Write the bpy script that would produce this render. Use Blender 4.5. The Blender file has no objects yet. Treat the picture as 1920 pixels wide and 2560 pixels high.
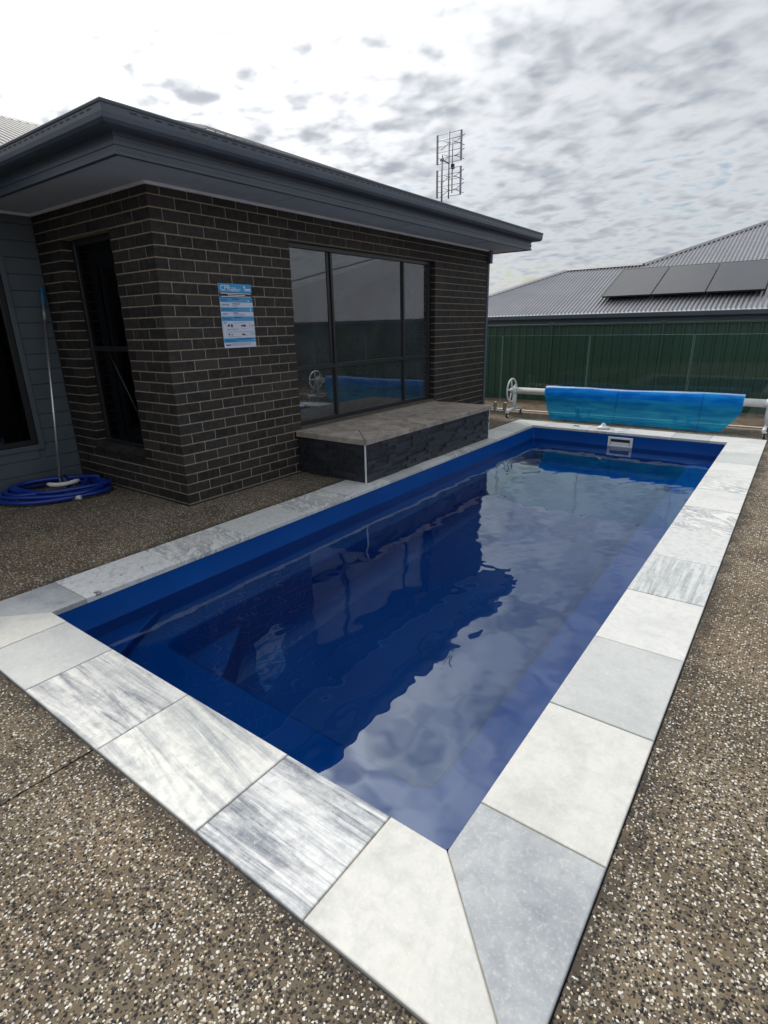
import bpy, bmesh, math, random
import numpy as np
from mathutils import Vector, Matrix, noise
R = math.radians
random.seed(7)
SC = bpy.context.scene
COL = SC.collection

# ------------------------------------------------------------------ camera
cam_d = bpy.data.cameras.new('camera'); cam = bpy.data.objects.new('camera', cam_d); COL.objects.link(cam)
SC.camera = cam
cam_d.sensor_fit = 'HORIZONTAL'; cam_d.sensor_width = 36; cam_d.lens = 36*1373.9/1920
cam_d.clip_start = 0.02; cam_d.clip_end = 3000
yaw, pitch, roll = .6419, .3266, -.0218
fw = Vector((-math.sin(yaw)*math.cos(pitch), math.cos(yaw)*math.cos(pitch), -math.sin(pitch)))
rt = Vector((math.cos(yaw), math.sin(yaw), 0)); up = rt.cross(fw)
r2 = rt*math.cos(roll)+up*math.sin(roll); u2 = -rt*math.sin(roll)+up*math.cos(roll)
m = Matrix((r2, u2, -fw)).transposed().to_4x4(); m.translation = Vector((3.0866, -1.0577, 1.45))
cam.matrix_world = m
CAM = Vector((3.0866, -1.0577, 1.45))

# ------------------------------------------------------------------ sky, sun, exposure
SUN_EL, SUN_AZ = R(48), R(-66)            # azimuth from +Y towards +X
sdir = Vector((math.sin(SUN_AZ)*math.cos(SUN_EL), math.cos(SUN_AZ)*math.cos(SUN_EL), math.sin(SUN_EL)))
world = bpy.data.worlds.new('World'); SC.world = world; world.use_nodes = True
wn = world.node_tree.nodes; wl = world.node_tree.links; wn.clear()
def W(t, **k):
    n = wn.new(t)
    for a, b in k.items(): setattr(n, a, b)
    return n
def wmath(op, a, b=None, clamp=False):
    n = W('ShaderNodeMath', operation=op); n.use_clamp = clamp
    for i, v in enumerate((a, b)):
        if v is None: continue
        if isinstance(v, (int, float)): n.inputs[i].default_value = v
        else: wl.new(v, n.inputs[i])
    return n.outputs[0]
out = W('ShaderNodeOutputWorld'); bg = W('ShaderNodeBackground'); bg.inputs[1].default_value = .1
sky = W('ShaderNodeTexSky', sky_type='NISHITA'); sky.sun_disc = False
sky.sun_elevation = SUN_EL; sky.sun_rotation = SUN_AZ; sky.air_density = 1.2; sky.dust_density = 1.5
tc = W('ShaderNodeTexCoord'); sep = W('ShaderNodeSeparateXYZ'); wl.new(tc.outputs['Generated'], sep.inputs[0])
zz = wmath('MAXIMUM', sep.outputs[2], 0.0)
den = wmath('ADD', zz, .16)
px = wmath('DIVIDE', sep.outputs[0], den); py = wmath('DIVIDE', sep.outputs[1], den)
cmb = W('ShaderNodeCombineXYZ'); wl.new(px, cmb.inputs[0]); wl.new(py, cmb.inputs[1])
def wnoise(scale, detail, rough, dist, vec=None, off=(0, 0, 0)):
    mp = W('ShaderNodeMapping'); mp.inputs[1].default_value = off; mp.inputs[2].default_value = (0, 0, R(35)); mp.inputs[3].default_value = (1, 1.12, 1)
    wl.new(cmb.outputs[0], mp.inputs[0])
    n = W('ShaderNodeTexNoise'); n.inputs['Scale'].default_value = scale; n.inputs['Detail'].default_value = detail
    n.inputs['Roughness'].default_value = rough; n.inputs['Distortion'].default_value = dist
    wl.new(mp.outputs[0], n.inputs['Vector']); return n.outputs[0]
nA = wnoise(7.0, 2, .45, .3); nB = wnoise(1.6, 3, .5, .2, off=(3.1, 1.7, 0)); nC = wnoise(15, 2, .5, .3, off=(7, 2, 0))
dens = wmath('ADD', wmath('MULTIPLY', nA, .60), wmath('ADD', wmath('MULTIPLY', nB, .34), wmath('MULTIPLY', nC, .29)))   # about .62 mean
# sun glow through thin cloud
dot = W('ShaderNodeVectorMath', operation='DOT_PRODUCT'); wl.new(tc.outputs['Generated'], dot.inputs[0]); dot.inputs[1].default_value = sdir
g0 = wmath('MAXIMUM', dot.outputs['Value'], 0.0)
glow = wmath('ADD', wmath('MULTIPLY', wmath('POWER', g0, 11.0), 4.2), wmath('MULTIPLY', wmath('POWER', g0, 3.0), .22))
hz = W('ShaderNodeMapRange'); hz.interpolation_type = 'SMOOTHSTEP'; wl.new(zz, hz.inputs[0]); hz.inputs[1].default_value = .06; hz.inputs[2].default_value = .34; hz.inputs[3].default_value = -.06; hz.inputs[4].default_value = .10
cov = W('ShaderNodeMapRange'); cov.interpolation_type = 'SMOOTHSTEP'
wl.new(wmath('ADD', dens, hz.outputs[0]), cov.inputs[0]); cov.inputs[1].default_value = .38; cov.inputs[2].default_value = .60
# thicker cloud = greyer base
thick = W('ShaderNodeMapRange'); thick.interpolation_type = 'SMOOTHSTEP'; wl.new(dens, thick.inputs[0]); thick.inputs[1].default_value = .50; thick.inputs[2].default_value = .84
cr = W('ShaderNodeMix', data_type='RGBA'); wl.new(thick.outputs[0], cr.inputs[0])
cr.inputs[6].default_value = (.55, .575, .61, 1); cr.inputs[7].default_value = (.325, .355, .405, 1)
glow = wmath('MULTIPLY', glow, wmath('SUBTRACT', 1.0, wmath('MULTIPLY', thick.outputs[0], .85)))
gl = W('ShaderNodeVectorMath', operation='SCALE'); gl.inputs[0].default_value = (1.0, .985, .95); wl.new(glow, gl.inputs['Scale'])
csum = W('ShaderNodeVectorMath', operation='ADD'); wl.new(cr.outputs[2], csum.inputs[0]); wl.new(gl.outputs[0], csum.inputs[1])
c10 = W('ShaderNodeVectorMath', operation='SCALE'); wl.new(csum.outputs[0], c10.inputs[0]); c10.inputs['Scale'].default_value = 10
skg = W('ShaderNodeVectorMath', operation='SCALE'); wl.new(sky.outputs[0], skg.inputs[0]); skg.inputs['Scale'].default_value = .75
mixs = W('ShaderNodeMix', data_type='RGBA'); wl.new(cov.outputs[0], mixs.inputs[0]); wl.new(skg.outputs[0], mixs.inputs[6]); wl.new(c10.outputs[0], mixs.inputs[7])
wl.new(mixs.outputs[2], bg.inputs[0]); wl.new(bg.outputs[0], out.inputs[0])

sl = bpy.data.lights.new('sun', 'SUN'); sl.energy = 1.5; sl.angle = R(10); sl.color = (1, .95, .87)
so = bpy.data.objects.new('sun', sl); COL.objects.link(so); so.rotation_euler = sdir.to_track_quat('Z', 'Y').to_euler()
so.location = (0, 0, 20)
SC.view_settings.view_transform = 'Standard'; SC.view_settings.look = 'None'; SC.view_settings.gamma = 1
SC.view_settings.exposure = 0.28
SC.render.engine = 'CYCLES'
SC.cycles.use_denoising = True; SC.cycles.max_bounces = 10; SC.cycles.transparent_max_bounces = 16
SC.cycles.transmission_bounces = 8; SC.cycles.sample_clamp_indirect = 2.5

# ------------------------------------------------------------------ material helpers
class NT:
    def __init__(s, name):
        s.m = bpy.data.materials.new(name); s.m.use_nodes = True; s.n = s.m.node_tree.nodes; s.l = s.m.node_tree.links
        s.b = s.n['Principled BSDF']; s.o = s.n['Material Output']
    def node(s, t, **k):
        n = s.n.new(t)
        for a, b in k.items(): setattr(n, a, b)
        return n
    def set(s, inp, v):
        if hasattr(v, 'is_linked') or isinstance(v, bpy.types.NodeSocket): s.l.new(v, inp)
        elif isinstance(v, (tuple, list)) and len(v) == 3 and inp.type == 'RGBA': inp.default_value = (*v, 1)
        else: inp.default_value = v
    def coord(s, scale=(1, 1, 1), rot=(0, 0, 0), rnd=False, which='Object'):
        t = s.node('ShaderNodeTexCoord'); mp = s.node('ShaderNodeMapping')
        mp.inputs[2].default_value = rot; mp.inputs[3].default_value = scale
        v = t.outputs[which]
        if rnd:
            oi = s.node('ShaderNodeObjectInfo'); a = s.node('ShaderNodeVectorMath', operation='SCALE'); a.inputs[0].default_value = (37, 53, 71)
            s.l.new(oi.outputs['Random'], a.inputs['Scale']); b = s.node('ShaderNodeVectorMath', operation='ADD'); s.l.new(v, b.inputs[0]); s.l.new(a.outputs[0], b.inputs[1]); v = b.outputs[0]
        if any(rot) and tuple(scale) != (1, 1, 1):          # rotate first, stretch afterwards
            m0 = s.node('ShaderNodeMapping'); m0.inputs[2].default_value = rot; mp.inputs[2].default_value = (0, 0, 0); s.l.new(v, m0.inputs[0]); v = m0.outputs[0]
        s.l.new(v, mp.inputs[0]); return mp.outputs[0]
    def noise(s, scale, detail=4, rough=.5, dist=0, vec=None):
        n = s.node('ShaderNodeTexNoise'); n.inputs['Scale'].default_value = scale; n.inputs['Detail'].default_value = detail
        n.inputs['Roughness'].default_value = rough; n.inputs['Distortion'].default_value = dist
        if vec is not None: s.l.new(vec, n.inputs['Vector'])
        return n.outputs[0]
    def ramp(s, fac, pts, interp='LINEAR'):
        n = s.node('ShaderNodeValToRGB'); s.l.new(fac, n.inputs[0]); e = n.color_ramp.elements; n.color_ramp.interpolation = interp
        while len(e) < len(pts): e.new(.5)
        for el, (p, c) in zip(e, pts):
            el.position = p; el.color = (*c, 1) if len(c) == 3 else c
        return n.outputs[0]
    def rng(s, v, a, b, c=0., d=1., smooth=True):
        n = s.node('ShaderNodeMapRange'); n.interpolation_type = 'SMOOTHSTEP' if smooth else 'LINEAR'
        s.l.new(v, n.inputs[0])
        for i, x in zip((1, 2, 3, 4), (a, b, c, d)): n.inputs[i].default_value = x
        return n.outputs[0]
    def mix(s, f, a, b, mode='MIX'):
        n = s.node('ShaderNodeMix', data_type='RGBA', blend_type=mode); s.set(n.inputs[0], f); s.set(n.inputs[6], a); s.set(n.inputs[7], b); return n.outputs[2]
    def math(s, op, a, b=0.):
        n = s.node('ShaderNodeMath', operation=op); s.set(n.inputs[0], a); s.set(n.inputs[1], b); return n.outputs[0]
    def bump(s, h, strength=.3, dist=.01, normal=None):
        n = s.node('ShaderNodeBump'); n.inputs['Strength'].default_value = strength; n.inputs['Distance'].default_value = dist; s.l.new(h, n.inputs['Height'])
        if normal is not None: s.l.new(normal, n.inputs['Normal'])
        s.l.new(n.outputs[0], s.b.inputs['Normal']); return n.outputs[0]
    def col(s, v): s.set(s.b.inputs['Base Color'], v); return s
    def p(s, **k):
        for a, v in k.items(): s.set(s.b.inputs[a.replace('_', ' ')], v)
        return s
    def rand(s): return s.node('ShaderNodeObjectInfo').outputs['Random']

def plain(name, c, rough=.5, metal=0., var=.12, scale=6, bump=0, bscale=80, spec=.5):
    t = NT(name); v = t.coord(); n = t.noise(scale, 5, .6, 0, v)
    lo = tuple(x*(1-var) for x in c); hi = tuple(min(1, x*(1+var)) for x in c)
    t.col(t.ramp(n, [(.3, lo), (.7, hi)])).p(Roughness=rough, Metallic=metal)
    t.b.inputs['Specular IOR Level'].default_value = spec
    if bump: t.bump(t.noise(bscale, 4, .6, 0, v), bump, .003)
    return t.m

def brick_mat():
    t = NT('charcoal_brick'); v = t.coord(rnd=True)
    a = t.noise(22, 5, .65, 0, v); r = t.rand()
    base = t.ramp(r, [(0, (.010, .009, .009)), (.3, (.020, .0165, .0155)), (.65, (.033, .0265, .024)), (.85, (.020, .018, .019)), (1, (.050, .039, .034))])
    c = t.mix(t.rng(a, .35, .75), base, (.062, .055, .050)); t.col(t.mix(.7, base, c)).p(Roughness=.62)
    t.b.inputs['Specular IOR Level'].default_value = .35
    t.bump(t.noise(90, 5, .75, 0, v), .6, .006); return t.m
def brick_mat_joined():
    t = NT('charcoal_brick_far'); v = t.coord(); a = t.noise(3.7, 3, .6, 0, v)
    t.col(t.ramp(a, [(.3, (.012, .0105, .0105)), (.5, (.021, .0175, .0165)), (.7, (.038, .030, .027))])).p(Roughness=.62)
    t.b.inputs['Specular IOR Level'].default_value = .35
    t.bump(t.noise(140, 4, .7, 0, v), .35, .004); return t.m
def mortar_mat():
    t = NT('tan_mortar'); v = t.coord(); a = t.noise(30, 5, .7, 0, v)
    t.col(t.ramp(a, [(.3, (.25, .213, .160)), (.7, (.39, .338, .26))])).p(Roughness=.95); t.bump(t.noise(200, 3, .6, 0, v), .5, .003); return t.m

def aggregate_mat():
    t = NT('exposed_aggregate'); v = t.coord()
    warp = t.noise(60, 2, .5, 0, v)
    vo = t.node('ShaderNodeTexVoronoi'); vo.inputs['Scale'].default_value = 92; vo.inputs['Randomness'].default_value = 1; t.l.new(v, vo.inputs['Vector'])
    sp = t.node('ShaderNodeSeparateColor'); t.l.new(vo.outputs['Color'], sp.inputs[0])
    stone = t.ramp(sp.outputs[0], [(0, (.022, .022, .024)), (.36, (.05, .045, .042)), (.46, (.20, .15, .10)), (.58, (.27, .23, .18)), (.70, (.50, .46, .39)), (.86, (.66, .64, .60))], 'CONSTANT')
    big = t.noise(2.2, 5, .6, .4, v); big2 = t.noise(.8, 3, .5, .2, v)
    cem = t.mix(t.rng(big, .35, .7), (.19, .153, .107), (.115, .090, .063)); cem = t.mix(t.rng(big2, .5, .75, 0, .5), cem, (.20, .14, .09))
    edge = t.rng(t.math('ADD', vo.outputs['Distance'], t.math('MULTIPLY', t.math('SUBTRACT', warp, .5), .3)), .36, .46)
    c = t.mix(edge, stone, cem)
    dirt = t.rng(t.noise(5, 4, .6, .3, v), .55, .8, 0, .45); c = t.mix(dirt, c, (.06, .052, .045))
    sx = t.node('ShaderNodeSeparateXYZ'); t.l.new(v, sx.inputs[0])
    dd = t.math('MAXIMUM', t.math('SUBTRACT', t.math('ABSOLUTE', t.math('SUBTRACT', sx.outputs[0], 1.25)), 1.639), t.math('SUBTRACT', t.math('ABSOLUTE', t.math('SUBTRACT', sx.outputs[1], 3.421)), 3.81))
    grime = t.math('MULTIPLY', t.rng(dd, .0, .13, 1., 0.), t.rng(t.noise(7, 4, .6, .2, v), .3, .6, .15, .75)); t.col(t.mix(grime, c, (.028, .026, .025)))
    t.p(Roughness=.85); t.b.inputs['Specular IOR Level'].default_value = .12; t.bump(t.math('SUBTRACT', 1., edge), .7, .005); return t.m

def marble(name, c0, c1, mode='plain', stripe=9., amt=.6, rot=0., warm=.1):
    t = NT(name); v = t.coord(rnd=True, rot=(0, 0, rot))
    cloud = t.noise(3.5, 6, .62, .5, v); fine = t.noise(160, 3, .7, 0, v); gr = t.noise(26, 5, .7, .3, v)
    if mode == 'stripe':
        v2 = t.coord(scale=(.9, stripe, 1), rnd=True, rot=(0, 0, rot)); s1 = t.noise(1.6, 6, .68, 1.0, v2)
        v3 = t.coord(scale=(.8, stripe*3, 1), rnd=True, rot=(0, 0, rot)); s2 = t.noise(1.7, 5, .7, .6, v3)
        f = t.math('ADD', t.math('MULTIPLY', t.rng(s1, .40, .66), .7), t.math('MULTIPLY', t.rng(s2, .48, .72), .45))
        f = t.math('MULTIPLY', f, t.rng(cloud, .2, .6, .55, 1.))
    elif mode == 'patch':
        v2 = t.coord(scale=(1, 2.2, 1), rnd=True, rot=(0, 0, rot)); s1 = t.noise(7, 7, .72, 1.6, v2)
        f = t.math('MULTIPLY', t.rng(s1, .55, .70), t.rng(cloud, .42, .62, .15, 1.))
    elif mode == 'vein':
        v2 = t.coord(scale=(1, 2.6, 1), rnd=True, rot=(0, 0, rot)); s1 = t.noise(2.6, 7, .66, 2.2, v2)
        f = t.math('MULTIPLY', t.rng(t.math('ABSOLUTE', t.math('SUBTRACT', s1, .5)), 0., .09, 1., 0.), t.rng(cloud, .3, .65, .25, 1.))
    else:
        f = t.math('ADD', t.rng(cloud, .40, .66, 0, .75), t.rng(t.noise(9, 6, .7, .6, v), .45, .72, 0, .45))
    c = t.mix(t.math('MULTIPLY', f, amt), c0, c1)
    c = t.mix(t.rng(t.noise(5, 4, .6, .2, v), .52, .8, 0, warm), c, (.62, .56, .44))
    # bright crystal flecks and short scratches
    vo = t.node('ShaderNodeTexVoronoi'); vo.inputs['Scale'].default_value = 70; t.l.new(v, vo.inputs['Vector'])
    fleck = t.rng(vo.outputs['Distance'], .05, .13, 1., 0.)
    sp = t.node('ShaderNodeSeparateColor'); t.l.new(vo.outputs['Color'], sp.inputs[0])
    fleck = t.math('MULTIPLY', fleck, t.rng(sp.outputs[1], .72, .78, 0, .55)); c = t.mix(fleck, c, (.86, .87, .86))
    c = t.mix(t.rng(gr, .42, .72, 0, .30), c, c1); c = t.mix(t.rng(t.noise(75, 4, .7, 0, v), .5, .7, 0, .22), c, (.80, .80, .78)); t.col(c)
    t.p(Roughness=t.rng(gr, .3, .7, .42, .62)); t.b.inputs['Specular IOR Level'].default_value = .45
    h = t.math('ADD', t.math('MULTIPLY', fine, .4), gr); t.bump(h, .22, .004); return t.m

def glass_mat(name, tint=(.8, .85, .85), ior=1.5, boost=0., haze=0.):
    t = NT(name); t.n.remove(t.b)
    fr = t.node('ShaderNodeFresnel'); fr.inputs[0].default_value = ior
    tr = t.node('ShaderNodeBsdfTransparent'); tr.inputs[0].default_value = (*tint, 1)
    gl_ = t.node('ShaderNodeBsdfGlossy'); gl_.inputs['Roughness'].default_value = 0.0; gl_.inputs[0].default_value = (.95, .97, 1, 1)
    f = t.math('ADD', fr.outputs[0], boost); mx = t.node('ShaderNodeMixShader'); t.l.new(f, mx.inputs[0]); t.l.new(tr.outputs[0], mx.inputs[1]); t.l.new(gl_.outputs[0], mx.inputs[2])
    v = t.coord(); nz = t.noise(1.3, 2, .5, 0, v); bp = t.node('ShaderNodeBump'); bp.inputs['Strength'].default_value = .012; bp.inputs['Distance'].default_value = .05; t.l.new(nz, bp.inputs['Height']); t.l.new(bp.outputs[0], gl_.inputs['Normal'])
    res = mx.outputs[0]
    if haze:  # painted haze: pale diffuse grey mixed in to lighten the panes
        df = t.node('ShaderNodeBsdfDiffuse'); df.inputs[0].default_value = (.50, .56, .60, 1); m2_ = t.node('ShaderNodeMixShader'); t.l.new(t.rng(t.noise(2.5, 4, .6, 0, v), .3, .7, haze*.6, haze*1.3), m2_.inputs[0]); t.l.new(res, m2_.inputs[1]); t.l.new(df.outputs[0], m2_.inputs[2]); res = m2_.outputs[0]
    t.l.new(res, t.o.inputs[0]); return t.m

M = {}
M['brick'] = brick_mat(); M['brick_far'] = brick_mat_joined(); M['mortar'] = mortar_mat(); M['aggregate'] = aggregate_mat()
M['soffit'] = plain('grey_soffit_paint', (.46, .52, .58), .7, var=.06)
M['soffit_trim'] = plain('pale_trim', (.80, .84, .88), .6, var=.06)
M['fascia'] = plain('dark_steel_fascia', (.075, .096, .128), .38, var=.10, scale=3)
M['roof'] = plain('grey_roof_steel', (.085, .085, .09), .6, metal=.0, var=.12, scale=2)
M['nroof'] = plain('grey_corrugated_steel', (.25, .255, .275), .3, metal=.55, var=.10, scale=1.5)
M['dark_frame'] = plain('black_aluminium', (.018, .019, .022), .35, var=.15)
M['clad'] = plain('blue_grey_weatherboard_paint', (.085, .108, .125), .55, var=.10, scale=4, bump=.1, bscale=60)
M['white'] = plain('white_plastic', (.72, .74, .75), .35, var=.06, scale=10)
M['white_in'] = plain('white_interior_paint', (.75, .75, .74), .6, var=.04)
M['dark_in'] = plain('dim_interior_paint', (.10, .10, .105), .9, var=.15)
M['curtain'] = plain('grey_curtain', (.16, .165, .18), .9, var=.2)
M['alu'] = plain('bare_aluminium', (.62, .64, .66), .32, metal=.85, var=.08)
M['alu_dull'] = plain('galvanised_steel', (.34, .33, .36), .45, metal=.5, var=.12)
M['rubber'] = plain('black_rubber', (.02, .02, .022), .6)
M['grip'] = plain('blue_grip', (.02, .13, .28), .5)
M['hose'] = plain('blue_hose_plastic', (.005, .036, .27), .33, var=.15)
M['navy'] = plain('navy_plastic', (.006, .010, .075), .4)
M['green'] = plain('green_fence_steel', (.030, .074, .055), .45, var=.12, scale=1.2)
M['dirt'] = plain('red_brown_soil', (.13, .075, .05), .95, var=.5, scale=5, bump=.8, bscale=20)
M['concrete'] = plain('pale_concrete_edge', (.45, .40, .34), .85, var=.2, scale=9, bump=.3)
M['slate'] = None
t = NT('black_stacked_slate'); v = t.coord(rnd=True); r = t.rand()
t.col(t.mix(t.rng(t.noise(18, 5, .7, .4, v), .3, .75), t.ramp(r, [(0, (.006, .007, .010)), (.6, (.013, .015, .020)), (1, (.030, .036, .048))]), (.034, .038, .046))).p(Roughness=.2)
t.bump(t.noise(55, 6, .75, .5, t.coord(scale=(1, 1, 2.5), rnd=True)), .8, .010); M['slate'] = t.m
t = NT('brown_travertine'); v = t.coord(rnd=True); n1 = t.noise(4, 7, .65, 1.2, v); n2 = t.noise(11, 6, .7, .8, v)
c = t.ramp(n1, [(.25, (.15, .125, .105)), (.45, (.31, .265, .225)), (.62, (.45, .40, .345)), (.8, (.55, .50, .45))]); c = t.mix(t.rng(n2, .5, .75, 0, .6), c, (.075, .066, .060))
t.col(c).p(Roughness=.6); t.bump(n2, .3, .006); M['trav'] = t.m
M['trav_dark'] = plain('dark_stone_sill', (.085, .072, .062), .7, var=.35, scale=12, bump=.3)
t = NT('deep_blue_gelcoat'); v = t.coord(); t.col(t.ramp(t.noise(2, 4, .5, 0, v), [(.3, (.0002, .055, .265)), (.7, (.0003, .068, .315))])).p(Roughness=.3); t.b.inputs['Specular IOR Level'].default_value = .2; M['pool'] = t.m
t = NT('blue_bubble_cover'); v = t.coord(); n1 = t.noise(3, 4, .5, .3, t.coord(scale=(1, 5, 5))); 
c = t.mix(t.rng(n1, .35, .7), (.008, .34, .86), (.03, .56, .98)); t.n.remove(t.b)
sx = t.node('ShaderNodeSeparateXYZ'); t.l.new(v, sx.inputs[0])
for xs_ in (.98, 2.08): c = t.mix(t.rng(t.math('ABSOLUTE', t.math('SUBTRACT', sx.outputs[0], xs_)),   .004, .016, .4, 0.), c, (.002, .10, .45))
d = t.node('ShaderNodeBsdfDiffuse'); tl = t.node('ShaderNodeBsdfTranslucent'); g = t.node('ShaderNodeBsdfGlossy'); tp = t.node('ShaderNodeBsdfTransparent')
t.l.new(c, d.inputs[0]); t.l.new(c, tl.inputs[0]); g.inputs['Roughness'].default_value = .45; tp.inputs[0].default_value = (.15, .80, .98, 1)
vo = t.node('ShaderNodeTexVoronoi'); vo.inputs['Scale'].default_value = 90; t.l.new(v, vo.inputs['Vector'])
bp = t.node('ShaderNodeBump'); bp.inputs['Strength'].default_value = .35; bp.inputs['Distance'].default_value = .004; t.l.new(vo.outputs['Distance'], bp.inputs['Height'])
for nn in (d, g): t.l.new(bp.outputs[0], nn.inputs['Normal'])
m1 = t.node('ShaderNodeMixShader'); m1.inputs[0].default_value = .6; t.l.new(d.outputs[0], m1.inputs[1]); t.l.new(tl.outputs[0], m1.inputs[2])
m3 = t.node('ShaderNodeMixShader'); m3.inputs[0].default_value = .30; t.l.new(m1.outputs[0], m3.inputs[1]); t.l.new(tp.outputs[0], m3.inputs[2])
m2 = t.node('ShaderNodeMixShader'); lw = t.node('ShaderNodeFresnel'); lw.inputs[0].default_value = 1.2; t.l.new(t.math('MULTIPLY', lw.outputs[0], .4), m2.inputs[0]); t.l.new(m3.outputs[0], m2.inputs[1]); t.l.new(g.outputs[0], m2.inputs[2]); t.l.new(m2.outputs[0], t.o.inputs[0]); M['cover'] = t.m
# water
t = NT('pool_water'); t.n.remove(t.b); g = t.node('ShaderNodeBsdfRefraction'); g.inputs['IOR'].default_value = 1.333; g.inputs['Roughness'].default_value = 0; g.inputs[0].default_value = (.72, .95, 1, 1)
gg = t.node('ShaderNodeBsdfGlossy'); gg.inputs['Roughness'].default_value = 0; gg.inputs[0].default_value = (.86, .95, 1, 1); fr = t.node('ShaderNodeFresnel'); ge = t.node('ShaderNodeNewGeometry'); t.l.new(t.rng(ge.outputs['Backfacing'], 0, 1, 1.74, 1.333, False), fr.inputs[0])
mx = t.node('ShaderNodeMixShader'); t.l.new(fr.outputs[0], mx.inputs[0]); t.l.new(g.outputs[0], mx.inputs[1]); t.l.new(gg.outputs[0], mx.inputs[2]); t.l.new(mx.outputs[0], t.o.inputs[0]); M['water'] = t.m
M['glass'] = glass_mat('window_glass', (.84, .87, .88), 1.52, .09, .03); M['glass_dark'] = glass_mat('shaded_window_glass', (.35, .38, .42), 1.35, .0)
M['pool_glass'] = glass_mat('clear_fence_glass', (.88, .95, .92), 1.32, .0)
t = NT('solar_cell_glass'); v = t.coord(); t.col(t.ramp(t.noise(2, 2, .5, 0, v), [(.3, (.018, .020, .027)), (.7, (.026, .028, .036))])).p(Roughness=.22); M['solar'] = t.m
M['glass_edge'] = plain('green_glass_edge', (.22, .36, .31), .2)
M['sign_white'] = plain('white_print', (.62, .68, .80), .4, var=.03); M['sign_blue'] = plain('blue_print', (.045, .33, .68), .4, var=.05); M['sign_black'] = plain('black_print', (.010, .012, .018), .4); M['sign_grey'] = plain('grey_print', (.28, .31, .38), .4); M['sign_pale'] = plain('pale_print', (.80, .86, .92), .4, var=.02)
M['sign_navy'] = plain('navy_print', (.006, .03, .10), .4)

MAR = {
 'white': marble('white_marble', (.65, .65, .63), (.40, .42, .43), 'plain', amt=.5),
 'cream': marble('cream_marble', (.62, .615, .58), (.40, .41, .40), 'plain', amt=.6, warm=.2),
 'grey': marble('grey_marble', (.40, .42, .435), (.235, .255, .285), 'plain', amt=.9, warm=.08),
 'pale': marble('pale_grey_marble', (.50, .515, .505), (.38, .40, .41), 'plain', amt=.7),
 'strong': marble('striped_marble', (.66, .67, .67), (.085, .11, .15), 'stripe', 11, 1.25, 0, .12),
 'stripe': marble('banded_marble', (.66, .66, .64), (.11, .135, .175), 'stripe', 8, 1.15, 0, .15),
 'soft': marble('softly_banded_marble', (.70, .70, .66), (.22, .25, .28), 'stripe', 7, .95, R(8), .25),
 'lined': marble('fine_lined_marble', (.60, .62, .62), (.20, .22, .24), 'stripe', 14, 1.05, R(90), .06),
 'patch': marble('patchy_marble', (.66, .67, .67), (.05, .065, .09), 'patch', amt=1.1, rot=R(15)),
 'cloud': marble('clouded_marble', (.60, .61, .60), (.17, .19, .21), 'patch', amt=.9, rot=R(-10)),
 'vein': marble('veined_marble', (.70, .70, .68), (.24, .26, .28), 'vein', amt=.9, rot=R(20)),
}

# ------------------------------------------------------------------ object helpers
def tag(o, label, cat, group=None):
    o['label'] = label; o['category'] = cat
    if group: o['group'] = group
    return o
def struct(o, label=None):
    o['kind'] = 'structure'
    if label: o['label'] = label; o['category'] = o.name.split('.')[0].replace('_', ' ')
    return o
def empty(name, loc=(0, 0, 0), parent=None):
    o = bpy.data.objects.new(name, None); COL.objects.link(o); o.location = loc; o.empty_display_size = .1
    if parent: o.parent = parent
    return o
def link(name, me, mat=None, parent=None, loc=None, rot=None):
    o = bpy.data.objects.new(name, me); COL.objects.link(o)
    if mat is not None and not me.materials: me.materials.append(mat)
    if parent: o.parent = parent; 
    if loc is not None: o.location = loc
    if rot is not None: o.rotation_euler = rot
    if parent: o.matrix_parent_inverse = parent_world(parent).inverted()
    return o
def parent_world(p):
    mt = Matrix.Translation(p.location) @ p.rotation_euler.to_matrix().to_4x4()
    if p.parent: return parent_world(p.parent) @ p.matrix_parent_inverse @ mt
    return mt
def bm_mesh(bm, name, smooth=False):
    me = bpy.data.meshes.new(name); bm.normal_update(); bm.to_mesh(me); bm.free()
    if smooth:
        for p in me.polygons: p.use_smooth = True
    return me
def box_into(bm, x0, x1, y0, y1, z0, z1):
    vs = [bm.verts.new(c) for c in ((x0, y0, z0), (x1, y0, z0), (x1, y1, z0), (x0, y1, z0), (x0, y0, z1), (x1, y0, z1), (x1, y1, z1), (x0, y1, z1))]
    for f in ((3, 2, 1, 0), (4, 5, 6, 7), (0, 1, 5, 4), (1, 2, 6, 5), (2, 3, 7, 6), (3, 0, 4, 7)): bm.faces.new([vs[i] for i in f])
    return vs
def boxes(name, lst, mat, parent=None, bevel=0, seg=1):
    bm = bmesh.new()
    for b in lst: box_into(bm, *b)
    if bevel: bmesh.ops.bevel(bm, geom=bm.edges[:], offset=bevel, segments=seg, affect='EDGES', profile=.6)
    return link(name, bm_mesh(bm, name), mat, parent)
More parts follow.
